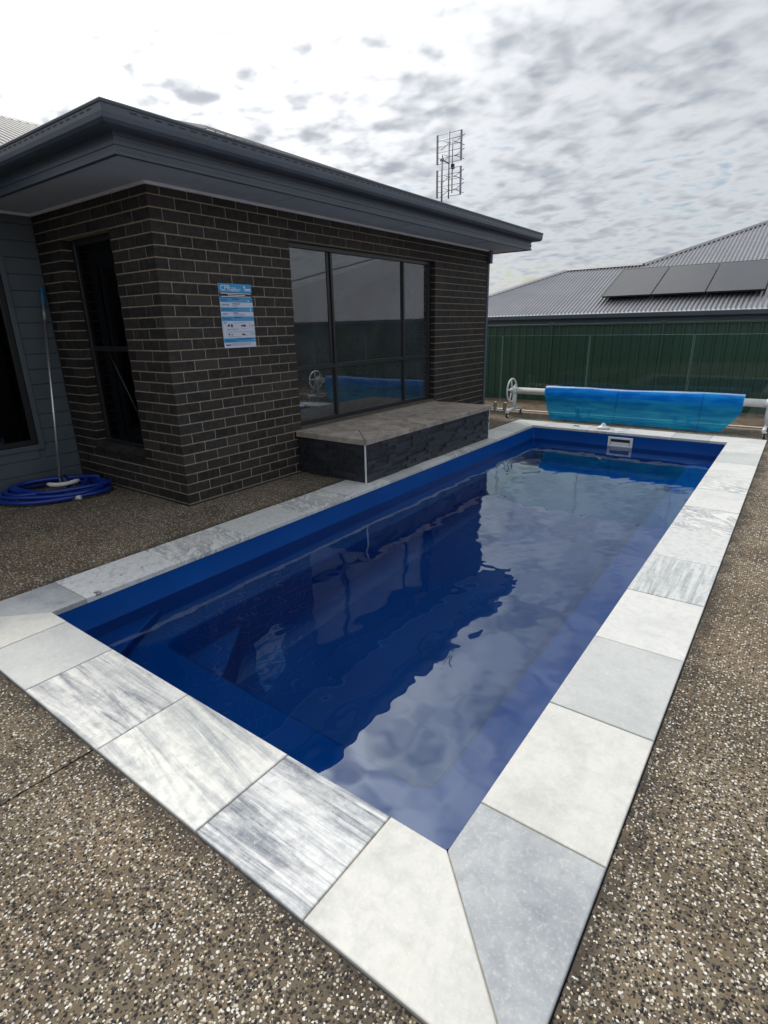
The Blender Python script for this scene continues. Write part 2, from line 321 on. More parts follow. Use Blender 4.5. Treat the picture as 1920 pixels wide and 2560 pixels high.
def slab(name, poly, z0, z1, ch, mat, parent=None, jitter=0):
    """polygon prism with chamfered top edges"""
    bm = bmesh.new(); n = len(poly); pts = [Vector((*p, 0)) for p in poly]
    area = sum(pts[i].x*pts[(i+1) % n].y-pts[(i+1) % n].x*pts[i].y for i in range(n))
    if area < 0: pts.reverse()
    cx = sum(pts, Vector())/n
    def inset(d):
        o = []
        for i in range(n):
            a, b, c = pts[i-1], pts[i], pts[(i+1) % n]
            e1 = (b-a).normalized(); e2 = (c-b).normalized(); n1 = Vector((-e1.y, e1.x, 0)); n2 = Vector((-e2.y, e2.x, 0))
            bis = (n1+n2).normalized(); o.append(b+bis*d/max(.3, bis.dot(n1)))
        return o
    rings = [(0, z0), (0, z1-ch), (ch*.3, z1-ch*.3), (ch, z1)]
    vs = []
    for d, z in rings: vs.append([bm.verts.new((p.x-cx.x, p.y-cx.y, z+random.uniform(-jitter, jitter))) for p in inset(d)])
    for k in range(3):
        for i in range(n): bm.faces.new((vs[k][i], vs[k][(i+1) % n], vs[k+1][(i+1) % n], vs[k+1][i]))
    bm.faces.new(vs[3]); bm.faces.new(list(reversed(vs[0])))
    return link(name, bm_mesh(bm, name), mat, parent, loc=(cx.x, cx.y, 0))
def tube_into(bm, pts, r, seg=10, closed=False, caps=True):
    pts = [Vector(p) for p in pts]; n = len(pts); rs = r if isinstance(r, (list, tuple)) else [r]*n
    rings = []; prev = None
    for i, p in enumerate(pts):
        a = pts[i-1] if (i > 0 or closed) else pts[0]; b = pts[(i+1) % n] if (i < n-1 or closed) else pts[-1]
        tg = (b-a).normalized()
        if prev is None:
            ref = Vector((0, 0, 1)) if abs(tg.z) < .9 else Vector((1, 0, 0)); nx = tg.cross(ref).normalized()
        else:
            nx = (prev-tg*prev.dot(tg)).normalized()
        prev = nx; ny = tg.cross(nx)
        rings.append([bm.verts.new(p+(nx*math.cos(2*math.pi*k/seg)+ny*math.sin(2*math.pi*k/seg))*rs[i]) for k in range(seg)])
    for i in range(n if closed else n-1):
        A, B = rings[i], rings[(i+1) % n]
        for k in range(seg):
            f = bm.faces.new((A[k], A[(k+1) % seg], B[(k+1) % seg], B[k])); f.smooth = True
    if caps and not closed:
        bm.faces.new(list(reversed(rings[0]))); bm.faces.new(rings[-1])
def tube(name, pts, r, mat, parent=None, seg=10, closed=False):
    bm = bmesh.new(); tube_into(bm, pts, r, seg, closed); bmesh.ops.recalc_face_normals(bm, faces=bm.faces[:]); return link(name, bm_mesh(bm, name), mat, parent)
def tubes(name, lst, mat, parent=None, seg=8):
    bm = bmesh.new()
    for pts, r in lst: tube_into(bm, pts, r, seg)
    bmesh.ops.recalc_face_normals(bm, faces=bm.faces[:]); return link(name, bm_mesh(bm, name), mat, parent)
def quads(name, verts, faces, mat, parent=None, smooth=False):
    me = bpy.data.meshes.new(name); me.from_pydata([tuple(v) for v in verts], [], faces); me.update()
    if smooth:
        for p in me.polygons: p.use_smooth = True
    return link(name, me, mat, parent)
def lathe(name, prof, mat, parent=None, loc=(0, 0, 0), axis='Z', seg=28, smooth=True):
    bm = bmesh.new(); rings = []
    for r, h in prof:
        ring = []
        for k in range(seg):
            a = 2*math.pi*k/seg; x, y = r*math.cos(a), r*math.sin(a)
            c = (x, y, h) if axis == 'Z' else ((h, x, y) if axis == 'X' else (x, h, y))
            ring.append(bm.verts.new(Vector(c)+Vector(loc)))
        rings.append(ring)
    for A, B in zip(rings, rings[1:]):
        for k in range(seg):
            f = bm.faces.new((A[k], A[(k+1) % seg], B[(k+1) % seg], B[k])); f.smooth = smooth
    bm.faces.new(rings[0]); bm.faces.new(rings[-1]); bmesh.ops.recalc_face_normals(bm, faces=bm.faces[:])
    return link(name, bm_mesh(bm, name), mat, parent)

# ------------------------------------------------------------------ key measures (metres; coping top = 0)
PW, PL, CW = 2.5, 6.842, .389
XW, YC, HW = -1.023, 1.603, 2.494
YE = YC+.24*23.25                    # 7.183 far end of brick wall
XCL = -2.91
WATER = -.189
DECK = -.010

# ------------------------------------------------------------------ ground and deck
g = quads('ground', [(-600, 8.16, -.03), (600, 8.16, -.03), (600, 9.6, -.34), (-600, 9.6, -.34), (-600, 900, -.42), (600, 900, -.42), (-600, -600, -.42), (600, -600, -.42), (600, 8.1, -.42), (-600, 8.1, -.42), (-.6, -.6, -.42), (3.1, -.6, -.42), (3.1, 7.4, -.42), (-.6, 7.4, -.42)],
          [(0, 1, 2, 3), (3, 2, 5, 4), (6, 7, 11, 10), (7, 8, 12, 11), (8, 9, 13, 12), (9, 6, 10, 13)], M['dirt']); struct(g, 'red brown soil behind the pool paving')
deck = empty('pool_deck'); struct(deck, 'exposed pebble aggregate paving round the pool')
JX = 1.225
deck_parts = [(-9, JX-.004, -6, -CW-.004), (JX+.004, 7.5, -6, -CW-.004), (PW+CW+.004, 7.5, -CW-.004+.0, 8.12), (-9, -CW-.004, -CW-.004, 8.12), (-CW-.004, PW+CW+.004, PL+CW+.004, 8.12)]
for b in deck_parts: boxes('paving_slab', [(*b, -.16, DECK)], M['aggregate'], deck)
boxes('joint_filler', [(JX-.004, JX+.004, -6, -CW-.004, -.16, -.022)], M['rubber'], deck)
boxes('edge_strip', [(-9, 7.5, 8.125, 8.20, -.2, .004)], M['concrete'], deck)

# pebbles standing proud near the lens (too many to count)
rng = np.random.default_rng(3)
def pebbles():
    ico = bmesh.new(); bmesh.ops.create_icosphere(ico, subdivisions=1, radius=1); V0 = np.array([v.co[:] for v in ico.verts]); F0 = np.array([[v.index for v in f.verts] for f in ico.faces]); ico.free()
    F0 = F0[(V0[F0].mean(1)[:, 2] > -.35)]
    N = 215000; P = np.stack([rng.uniform(.2, 4.6, N), rng.uniform(-1.6, 1.6, N)], 1)
    inpool = (P[:, 0] < PW+CW+.012) & (P[:, 1] > -CW-.012)
    d = np.hypot(P[:, 0]-CAM.x, P[:, 1]-CAM.y)
    rel = P-np.array([CAM.x, CAM.y]); z = rel@np.array([fw.x, fw.y])+(-1.46)*fw.z; xx = rel@np.array([r2.x, r2.y]); 
    keep = ~inpool & (d < 2.7) & (np.abs(P[:, 0]-JX) > .012) & (z > .2) & (np.abs(xx/z) < .78) & (rng.random(N) < np.clip(2.9-d, .0, 1))
    P = P[keep]; n = len(P)
    s = rng.uniform(.0021, .0047, n)*np.where(rng.random(n) < .05, 1.5, 1.); el = rng.uniform(.55, 1., n); a = rng.uniform(0, 2*np.pi, n)
    jit = 1+rng.uniform(-.22, .22, (n, len(V0), 1)); v = V0[None]*jit*np.stack([s, s*el, s*.38], 1)[:, None]
    ca, sa = np.cos(a)[:, None], np.sin(a)[:, None]
    x = v[..., 0]*ca-v[..., 1]*sa+P[:, :1]; y = v[..., 0]*sa+v[..., 1]*ca+P[:, 1:]; zc = v[..., 2]+DECK-.0004
    co = np.stack([x, y, zc], -1).reshape(-1, 3); f = (F0[None]+(np.arange(n)*len(V0))[:, None, None]).reshape(-1, 3)
    me = bpy.data.meshes.new('loose_pebbles'); me.from_pydata(co.tolist(), [], f.tolist())
    cols = [(.020, .019, .020), (.055, .046, .040), (.26, .19, .11), (.50, .44, .33), (.66, .63, .56)]
    for i, c in enumerate(cols): me.materials.append(plain('pebble_%d' % i, c, .6, var=.25, scale=60, spec=.35))
    k = rng.choice(5, n, p=[.42, .20, .13, .16, .09]); me.polygons.foreach_set('material_index', np.repeat(k, len(F0)).astype(np.int32)); me.update()
    o = link('loose_pebbles', me, None); o['kind'] = 'stuff'; tag(o, 'small white, tan and black pebbles set in the near paving', 'pebbles')
pebbles()

# ------------------------------------------------------------------ pool
pool = empty('swimming_pool', (PW/2, PL/2, 0)); tag(pool, 'long rectangular dark blue plunge pool with marble coping', 'pool')
def pool_shell():
    bm = bmesh.new(); zl, zf_ = -.45, -1.16
    x0, x1, y0, y1 = .012, PW-.012, .012, PL-.012
    def ring(a, b, c, d, z, r=.02, n=5):
        pts = []
        for cx, cy, a0 in ((b-r, d-r, 0), (a+r, d-r, 90), (a+r, c+r, 180), (b-r, c+r, 270)):
            for k in range(n+1): an = R(a0+90*k/n); pts.append(bm.verts.new((cx+r*math.cos(an), cy+r*math.sin(an), z)))
        return pts
    lw, ln, lf, lr = .29, .44, .28, .33
    rs = [ring(x0, x1, y0, y1, -.034, .03), ring(x0, x1, y0, y1, zl+.03, .04), ring(x0+.03, x1-.03, y0+.03, y1-.03, zl, .05),
          ring(x0+lw-.03, x1-lr+.03, y0+ln-.03, y1-lf+.03, zl-.004, .09), ring(x0+lw, x1-lr, y0+ln, y1-lf, zl-.035, .09), ring(x0+lw+.06, x1-lr-.06, y0+ln+.06, y1-lf-.06, zf_+.16, .12), ring(x0+lw+.10, x1-lr-.10, y0+ln+.10, y1-lf-.10, zf_+.05, .12), ring(x0+lw+.22, x1-lr-.22, y0+ln+.22, y1-lf-.22, zf_, .12)]
    for A, B in zip(rs, rs[1:]):
        n = len(A)
        for k in range(n): f = bm.faces.new((A[k], A[(k+1) % n], B[(k+1) % n], B[k])); f.smooth = True
    bm.faces.new(rs[-1]); bmesh.ops.recalc_face_normals(bm, faces=bm.faces[:]); bmesh.ops.reverse_faces(bm, faces=bm.faces[:])
    return link('shell', bm_mesh(bm, 'shell'), M['pool'], pool)
shell = pool_shell()
# corner steps (triangular)
slab('step', [(.014, .014), (.40, .014), (.014, .62)], -.449, -.33, .02, M['pool'], pool)
slab('step', [(.30, .45), (.76, .45), (.30, 1.02)], -1.16, -.74, .025, M['pool'], pool)
# inner fill under coping so the outside of the shell is closed
boxes('wall_rim', [(-.02, .006, -.02, PL+.02, -.20, -.036), (PW-.006, PW+.02, -.02, PL+.02, -.20, -.036), (.006, PW-.006, -.02, .006, -.20, -.036), (.006, PW-.006, PL-.006, PL+.02, -.20, -.036)], M['pool'], pool)
# skimmer
sk = boxes('skimmer', [(1.095, 1.128, PL-.030, PL-.006, -.196, -.060), (1.382, 1.415, PL-.030, PL-.006, -.196, -.060), (1.128, 1.382, PL-.030, PL-.006, -.088, -.060), (1.128, 1.382, PL-.030, PL-.006, -.196, -.172)], M['white'], pool, .003)
sk['label'] = 'white plastic skimmer mouth in the far pool wall'
boxes('skimmer_throat', [(1.128, 1.382, PL-.016, PL-.010, -.172, -.088)], M['dark_frame'], sk)
boxes('weir_flap', [(1.135, 1.375, PL-.022, PL-.017, -.172, -.128)], M['white'], sk)

coping = boxes('coping', [(-CW+.004, -.02, -CW+.004, PL+CW-.004, -.15, -.034), (PW+.02, PW+CW-.004, -CW+.004, PL+CW-.004, -.15, -.034), (-.02, PW+.02, -CW+.004, -.02, -.15, -.034), (-.02, PW+.02, PL+.02, PL+CW-.004, -.15, -.034)], M['mortar'], pool)
# grout a little below the tile tops
boxes('grout', [(-CW+.003, -.004, -CW+.003, PL+CW-.003, -.033, -.006), (PW+.004, PW+CW-.003, -CW+.003, PL+CW-.003, -.033, -.006), (-.004, PW+.004, -CW+.003, -.004, -.033, -.006), (-.004, PW+.004, PL+.004, PL+CW-.003, -.033, -.006)], M['mortar'], coping)
JW = .002
def paver(poly, kind, lab=None):
    z = random.uniform(-.0012, .0012)
    o = slab('paver', poly, -.0325, z, .0045, MAR[kind], coping)
    if lab: o['label'] = lab
    return o
xi, xo, yi, yo = 0, -CW, 0, -CW
# right run
rj = [.211, .816, 1.423, 2.033, 2.637, 3.245, 3.85, 4.455, 5.06, 5.665, 6.27]
rk = ['cream', 'pale', 'white', 'lined', 'cloud', 'vein', 'white', 'vein', 'white', 'pale']
A, B = PW, PW+CW
paver([(A, JW), (B, -CW+JW), (B, rj[0]-JW), (A, rj[0]-JW)], 'grey', 'blue grey corner paver with mitred end')
for a, b, k in zip(rj, rj[1:], rk): paver([(A, a+JW), (B, a+JW), (B, b-JW), (A, b-JW)], k)
paver([(A, rj[-1]+JW), (B, rj[-1]+JW), (B, PL+CW), (A, PL-JW)], 'white')
# near run
nj = [.178, .64, 1.247, 1.841, 2.296]; nk = ['pale', 'stripe', 'soft', 'strong']
paver([(JW, 0), (-CW+JW, -CW), (nj[0]-JW, -CW), (nj[0]-JW, 0)], 'cream')
for a, b, k in zip(nj, nj[1:], nk): paver([(a+JW, -CW), (b-JW, -CW), (b-JW, 0), (a+JW, 0)], k)
paver([(nj[-1]+JW, -CW), (PW+CW-JW, -CW), (PW-JW, 0), (nj[-1]+JW, 0)], 'cream', 'cream corner paver with mitred end')
# left run
lj = [.191, .792, 1.387, 2.0, 2.58, 3.18, 3.785, 4.39, 4.99, 5.6, 6.2]; lk = ['patch', 'vein', 'cloud', 'vein', 'patch', 'pale', 'white', 'vein', 'pale', 'white']
paver([(0, JW), (0, lj[0]-JW), (-CW, lj[0]-JW), (-CW, -CW+JW)], 'grey')
for a, b, k in zip(lj, lj[1:], lk): paver([(-CW, a+JW), (0, a+JW), (0, b-JW), (-CW, b-JW)], k)
paver([(-CW, lj[-1]+JW), (0, lj[-1]+JW), (0, PL-JW), (-CW, PL+CW-JW)], 'pale')
# far run
fj = [.16, .765, 1.265, 1.87, 2.30]; fk = ['white', 'vein', 'white', 'pale']
paver([(JW, PL), (fj[0]-JW, PL), (fj[0]-JW, PL+CW), (-CW+JW, PL+CW)], 'white')
for a, b, k in zip(fj, fj[1:], fk): paver([(a+JW, PL), (b-JW, PL), (b-JW, PL+CW), (a+JW, PL+CW)], k)
paver([(fj[-1]+JW, PL), (PW-JW, PL), (PW+CW-JW, PL+CW), (fj[-1]+JW, PL+CW)], 'white')

def water():
    nx, ny = 170, 460; x0, x1, y0, y1 = .012, PW-.012, .012, PL-.012
    X_, Y_ = np.meshgrid(np.linspace(x0, x1, nx), np.linspace(y0, y1, ny)); Zc = np.zeros_like(X_)
    r = np.random.default_rng(11)
    for lam, sl_, cnt in ((1.3, .0035, 7), (.62, .0050, 12), (.33, .0058, 16), (.18, .0075, 18), (.105, .0045, 18)):
        for _ in range(cnt):
            a = r.uniform(0, 2*np.pi); L_ = lam*r.uniform(.7, 1.4); k = 2*np.pi/L_; amp = sl_/k/np.sqrt(cnt)*1.6
            ph = r.uniform(0, 6.28); env = .65+.35*np.sin((X_*r.uniform(-1.5, 1.5)+Y_*r.uniform(-1.2, 1.2))+r.uniform(0, 6.28))
            Zc += amp*env*np.sin(k*(X_*np.cos(a)+Y_*np.sin(a))+ph+.8*np.sin(1.7*X_+1.1*Y_+ph))
    co = np.stack([X_, Y_, Zc+WATER], -1).reshape(-1, 3); i = np.arange(nx*ny).reshape(ny, nx)
    f = np.stack([i[:-1, :-1], i[:-1, 1:], i[1:, 1:], i[1:, :-1]], -1).reshape(-1, 4)
    o = quads('water', co.tolist(), f.tolist(), M['water'], None, True); struct(o, 'still clear pool water with faint ripples'); return o
water()

# ------------------------------------------------------------------ house
house = empty('house', (XW, YC, 0)); tag(house, 'dark brick house with grey eaves and hipped steel roof beside the pool', 'house')
wall = boxes('wall', [
    # front wall backing (mortar) around the big window
    (XW-.20, XW-.0055, YC+.0055, YC+6*.24-.015, -.15, HW), (XW-.20, XW-.0055, YC+17*.24+.005, YE, -.15, HW),
    (XW-.20, XW-.0055, YC+6*.24-.015, YC+17*.24+.005, -.15, .436), (XW-.20, XW-.0055, YC+6*.24-.015, YC+17*.24+.005, 26*.086+.006, HW),
    # side wall backing
    (XW-.595, XW-.20, YC+.0055, YC+.20, -.15, HW), (XCL, XW-1.445, YC+.0055, YC+.20, -.15, HW),
    (XW-1.445, XW-.595, YC+.0055, YC+.20, -.15, .297), (XW-1.445, XW-.595, YC+.0055, YC+.20, 26*.086+.006, HW)], M['mortar'], house)
# bricks
BL, BH, BD = .230, .076, .110
def brick_mesh(l, d, h, n='brick'):
    bm = bmesh.new(); box_into(bm, -l/2, l/2, -d/2, d/2, -h/2, h/2); bmesh.ops.bevel(bm, geom=bm.edges[:], offset=.0025, segments=1, affect='EDGES'); me = bm_mesh(bm, n); me.materials.append(M['brick']); return me
cache = {}
specs = []    # (x,y,z,lx,ly)
for i in range(29):
    z = .005+.043+i*.086; odd = (i % 2 == 0)
    # front wall: faces +X, runs along Y from YC
    y = YC
    first = BL if not odd else BD
    segs = []
    l = first
    while y < YE-.02:
        e = min(y+l, YE); segs.append((y, e)); y = e+.010; l = BL
    in_win = lambda a, b, lo, hi: not (b <= lo or a >= hi)
    zlo, zhi = z-.038, z+.038
    for a, b in segs:
        parts = [(a, b)]
        if .43 < z < 26*.086:
            lo, hi = YC+6*.24-.010, YC+17*.24
            parts = []
            if a < lo: parts.append((a, min(b, lo)))
            if b > hi: parts.append((max(a, hi), b))
        for c, d in parts:
            if d-c > .03: specs.append((XW-BD/2, (c+d)/2, z, BD, d-c))
    # side wall: faces -Y, runs along -X from XW
    x = XW-(BD+.010 if not odd else BL+.010); 
    segs = []
    while x > XCL+.02:
        e = max(x-BL, XCL+.002); segs.append((e, x)); x = e-.010
    for a, b in segs:
        parts = [(a, b)]
        if .32 < z < 26*.086:
            lo, hi = XW-1.44, XW-.60-.010+.01
            parts = []
            if a < lo: parts.append((a, min(b, lo)))
            if b > hi: parts.append((max(a, hi), b))
        for c, d in parts:
            if d-c > .03: specs.append(((c+d)/2, YC+BD/2, z, d-c, BD))
    if odd:   # corner header seen on both faces is the front brick of BD length; stretch it along the side
        specs = [s for s in specs if not (abs(s[2]-z) < 1e-6 and abs(s[1]-(YC+BD/2)) < 1e-3 and abs(s[0]-(XW-BD/2)) < 1e-3)]
        specs.append((XW-BL/2, YC+BD/2, z, BL, BD))
# sloping rowlock sill of the side window
def face_dir(s): return Vector((1, 0, 0)) if abs(s[0]-(XW-BD/2)) < 1e-3 else Vector((0, -1, 0))
def size(s):
    p = Vector(s[:3]); d = CAM-p; n = face_dir(s); a = max(s[3], s[4])*BH*abs(d.normalized().dot(n))/d.length_squared
    if d.normalized().dot(fw) > -.45: a *= .2
    hid = (-1.1 < p.x < -.9 and 2.96 < p.y < 5.6 and p.z < .40)
    return a*(.05 if hid else 1)
specs.sort(key=size, reverse=True)
rest = bmesh.new()
for k, s in enumerate(specs):
    x, y, z, lx, ly = s
    if k < 290:
        key = (round(lx, 3), round(ly, 3))
        if key not in cache: cache[key] = brick_mesh(lx, ly, BH)
        n = face_dir(s)*random.uniform(-.0012, .0012)
        link('brick', cache[key], None, wall, loc=(x+n.x, y+n.y, z+random.uniform(-.0008, .0008)), rot=(0, 0, random.uniform(-.003, .003)))
    else:
        bb = bmesh.new(); box_into(bb, x-lx/2, x+lx/2, y-ly/2, y+ly/2, z-BH/2, z+BH/2); tmp = bpy.data.meshes.new('t'); bb.to_mesh(tmp); bb.free(); rest.from_mesh(tmp); bpy.data.meshes.remove(tmp)
o = link('further_bricks', bm_mesh(rest, 'further_bricks'), M['brick_far'], wall); o['kind'] = 'stuff'
sill = boxes('window_sill', [(XW-1.436, XW-.604, YC+.02, YC+.19, .300, .322)], M['mortar'], wall)
sme = brick_mesh(.076, .115, .075, 'brick')
for k in range(10):
    link('brick', sme, None, sill, loc=(XW-.645-k*.084, YC+.040, .352), rot=(R(18), 0, 0))

def window(name, axis, pos, a0, a1, z0, z1, mulls, trans, depth=.05, fr=.045, parent=house, lab=None, mid=.032, glass='glass'):
    """axis 'X': pane normal is X at x=pos, a along Y;  'Y': normal Y, a along X"""
    def bx(a, b, c, d, t0, t1): return (t0, t1, a, b, c, d) if axis == 'X' else (a, b, t0, t1, c, d)
    w = boxes(name, [bx(a0, a0+fr, z0, z1, pos-depth/2, pos+depth/2), bx(a1-fr, a1, z0, z1, pos-depth/2, pos+depth/2), bx(a0+fr, a1-fr, z0, z0+fr, pos-depth/2, pos+depth/2), bx(a0+fr, a1-fr, z1-fr, z1, pos-depth/2, pos+depth/2)], M['dark_frame'], parent, .004)
    if lab: w['label'] = lab
    xs = [a0+fr]+[mm for mm in mulls]+[a1-fr]
    for mm in mulls: boxes('mullion', [bx(mm-mid/2, mm+mid/2, z0+fr+.001, z1-fr-.001, pos-depth/2+.003, pos+depth/2+.004)], M['dark_frame'], w, .003)
    zs = [z0+fr]+list(trans)+[z1-fr]
    for i in range(len(xs)-1):
        c = xs[i]+(mid/2 if i else 0); d = xs[i+1]-(mid/2 if i < len(xs)-2 else 0)
        for tz in trans: boxes('transom', [bx(c, d, tz-.022, tz+.022, pos-depth/2+.005, pos+depth/2+.002)], M['dark_frame'], w, .003)
        for j in range(len(zs)-1):
            e = zs[j]+(.022 if j else 0); f = zs[j+1]-(.022 if j < len(zs)-2 else 0)
            boxes('pane', [bx(c-.004, d+.004, e-.004, f+.004, pos-.003+.0007*i, pos+.003+.0007*i)], M[glass], w)
    return w, xs
WX = XW-.095
win, xs = window('window', 'X', WX, YC+6*.24-.008, YC+17*.24-.002, .462, 26*.086-.002, [3.700, 5.045], [1.045], lab='large black framed window with six panes facing the pool')
# sliding sash stile beside the first mullion
boxes('sash_stile', [(WX-.018, WX+.012, 3.640, 3.680, 1.070, 2.185)], M['dark_frame'], win, .002)
boxes('inner_sill', [(WX-.22, WX-.035, YC+6*.24+.04, YC+17*.24-.04, .500, .530)], M['white_in'], win)
boxes('inner_bead', [(WX-.028, WX-.010, YC+6*.24+.04, YC+17*.24-.05, .5075, .538)], M['white_in'], win)
boxes('inner_reveal', [(WX-.22, WX-.035, YC+17*.24-.085, YC+17*.24-.05, .532, 2.17)], M['white_in'], win)
bm = bmesh.new()
for j in range(61):
    yy = 3.10+j*.0085; xo_ = WX-.16+.028*math.sin(j*.9)
    a = bm.verts.new((xo_, yy, 1.0)); b = bm.verts.new((xo_, yy, 2.19))
    if j: f = bm.faces.new((pa, a, b, pb)); f.smooth = True
    pa, pb = a, b
link('curtain', bm_mesh(bm, 'curtain'), M['curtain'], win)
boxes('outer_sill', [(XW-.12, XW-.002, YC+6*.24-.006, YC+17*.24-.004, .440, .461)], M['trav_dark'], win)
# dim room
def room(x0, x1, y0, y1, open_side, z0=-.1, z1=2.47, th=.04):
    b = [(x0, x1, y0, y1, z0-th, z0), (x0, x1, y0, y1, z1, z1+th)]
    if open_side != 'x1': b.append((x1, x1+th, y0, y1, z0-th, z1+th))
    b.append((x0-th, x0, y0, y1, z0-th, z1+th))
    if open_side != 'y0': b.append((x0-th, x1+(th if open_side != 'x1' else 0), y0-th, y0, z0-th, z1+th))
    b.append((x0-th, x1+(th if open_side != 'x1' else 0), y1, y1+th, z0-th, z1+th))
    return boxes('room', b, M['dark_in'], house)
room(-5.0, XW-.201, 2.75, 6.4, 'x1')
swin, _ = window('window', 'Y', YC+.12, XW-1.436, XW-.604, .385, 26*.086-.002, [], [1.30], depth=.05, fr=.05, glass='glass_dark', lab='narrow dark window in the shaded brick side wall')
boxes('inner_blind', [(XW-1.05, XW-.86, YC+.17, YC+.18, .45, 2.15)], M['curtain'], swin)
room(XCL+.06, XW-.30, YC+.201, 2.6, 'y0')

# weatherboard wall
cw = boxes('weatherboard_wall', [(XCL-.15, XCL-.013, -6, 1.262, -.15, .36), (XCL-.15, XCL-.013, 1.262, YC+.12, -.15, HW), (XCL-.15, XCL-.013, -6, 1.262, 2.13, HW)], M['clad'], house)
for i in range(18):
    z0, z1 = -.02+i*.1425, -.02+(i+1)*.1425-.005
    z1 = min(z1, HW-.002)
    y0 = -6 if (z1 < .36 or z0 > 2.1) else 1.292
    if z0 < .36 < z1: 
        boxes('board', [(XCL-.0125, XCL, -6, 1.23, z0, .350), (XCL-.0125, XCL, 1.292, YC-.003, z0, z1)], M['clad'], cw, .003)
        continue
    boxes('board', [(XCL-.0125, XCL, y0, YC-.003, z0, z1)], M['clad'], cw, .003)
boxes('architrave', [(XCL-.012, XCL+.012, 1.245, 1.290, .352, 2.12), (XCL-.012, XCL+.012, -1.5, 1.245, .352, .402), (XCL-.012, XCL+.012, -1.5, 1.245, 2.07, 2.12)], M['clad'], cw, .003)
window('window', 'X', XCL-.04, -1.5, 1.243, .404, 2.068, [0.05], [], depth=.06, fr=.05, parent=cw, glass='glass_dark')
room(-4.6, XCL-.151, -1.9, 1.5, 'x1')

# eaves: path of the fascia line, travelling with the outside on the right
OV = .478
FP = [(XCL+OV, -7), (XCL+OV, YC-OV+.002), (XW+OV, YC-OV+.002), (XW+OV, YE+OV-.01), (-9, YE+OV-.01)]
def offs(d):
    o = []
    n = len(FP); dirs = []
    for a, b in zip(FP, FP[1:]):
        v = Vector((b[0]-a[0], b[1]-a[1], 0)).normalized(); dirs.append(v)
    for i, p in enumerate(FP):
        d1 = dirs[max(0, i-1)]; d2 = dirs[min(n-2, i)]
        n1 = Vector((d1.y, -d1.x, 0)); n2 = Vector((d2.y, -d2.x, 0)); b = (n1+n2).normalized()
        o.append(Vector((*p, 0))+b*d/max(.2, b.dot(n1)))
    return o
def sweep(name, prof, mat, parent, closed=True):
    lines = [[(p.x, p.y, z) for p in offs(d)] for d, z in prof]
    verts = []; faces = []; n = len(FP)
    for ln in lines: verts += ln
    m_ = len(prof)
    for k in range(m_ if closed else m_-1):
        for i in range(n-1): faces.append((k*n+i, k*n+i+1, ((k+1) % m_)*n+i+1, ((k+1) % m_)*n+i))
    o = quads(name, verts, faces, mat, parent)
    bm = bmesh.new(); bm.from_mesh(o.data); bmesh.ops.recalc_face_normals(bm, faces=bm.faces[:]); bm.to_mesh(o.data); bm.free(); return o
fas = sweep('fascia', [(-.02, 2.484), (.014, 2.484), (.014, 2.504), (.005, 2.508), (.005, 2.535), (.011, 2.538), (.011, 2.560), (.004, 2.563), (.004, 2.586), (.010, 2.589), (.010, 2.612), (-.02, 2.612)], M['fascia'], house)
gut = sweep('gutter', [(.0, 2.6135), (.092, 2.608), (.112, 2.614), (.126, 2.632), (.130, 2.66), (.130, 2.700), (.136, 2.704), (.138, 2.716), (.133, 2.723), (.120, 2.722), (.122, 2.70), (.118, 2.64), (.10, 2.625), (.0, 2.628)], M['fascia'], house)
# overflow slots along the gutter face
bm = bmesh.new()
xx = XW+OV+.02
while xx > XCL+OV+.2:
    box_into(bm, xx-.045, xx, YC-OV+.002-.1315, YC-OV+.002-.1305, 2.683, 2.690); xx -= .085
yy = YC-OV+.05
while yy < YE+OV:
    box_into(bm, XW+OV+.1305, XW+OV+.1315, yy, yy+.045, 2.683, 2.690); yy += .085
s = link('overflow_slots', bm_mesh(bm, 'overflow_slots'), M['rubber'], gut); s['kind'] = 'stuff'
fx, fy0, fy1 = XW+OV-.015, YC-OV+.017, YE+OV-.025
boxes('soffit', [(XW-.10, fx, fy0, fy1, HW+.001, HW+.010), (XCL-.1, XW-.10, fy0, YC+.10, HW+.001, HW+.010), (XCL-.1, XCL+OV-.015, -7, fy0, HW+.001, HW+.010), (-9, XW-.10, YE-.10, fy1, HW+.001, HW+.010)], M['soffit'], house)
boxes('soffit_bead', [(XW-.004, XW+.022, YC-.022, YE+.022, HW-.022, HW), (XCL, XW-.004, YC-.022, YC+.004, HW-.022, HW), (XCL-.004, XCL+.022, -7, YC-.022, HW-.022, HW), ], M['soffit_trim'], house, .003)
for yj in (2.75, 4.55, 6.35): boxes('soffit_joint', [(XW+.024, fx-.001, yj-.014, yj+.014, HW-.004, HW+.0005)], M['soffit'], house)
boxes('base_shade_strip', [(XW+.0005, XW+.014, YC-.014, 2.95, DECK, DECK+.010)], M['rubber'], house)  # black strip put in as contact shade along the front wall foot
boxes('base_shade_strip', [(XCL+.001, XW, YC-.014, YC-.0005, DECK, DECK+.010)], M['rubber'], house)  # same painted contact shade along the side wall foot
# downpipe bracket at the far end
boxes('downpipe', [(XW-.02, XW+.05, YE+.012, YE+.085, 2.31, 2.484), (XW-.05, XW+.012, YE+.012, YE+.07, -.1, 2.31)], M['fascia'], house, .006)

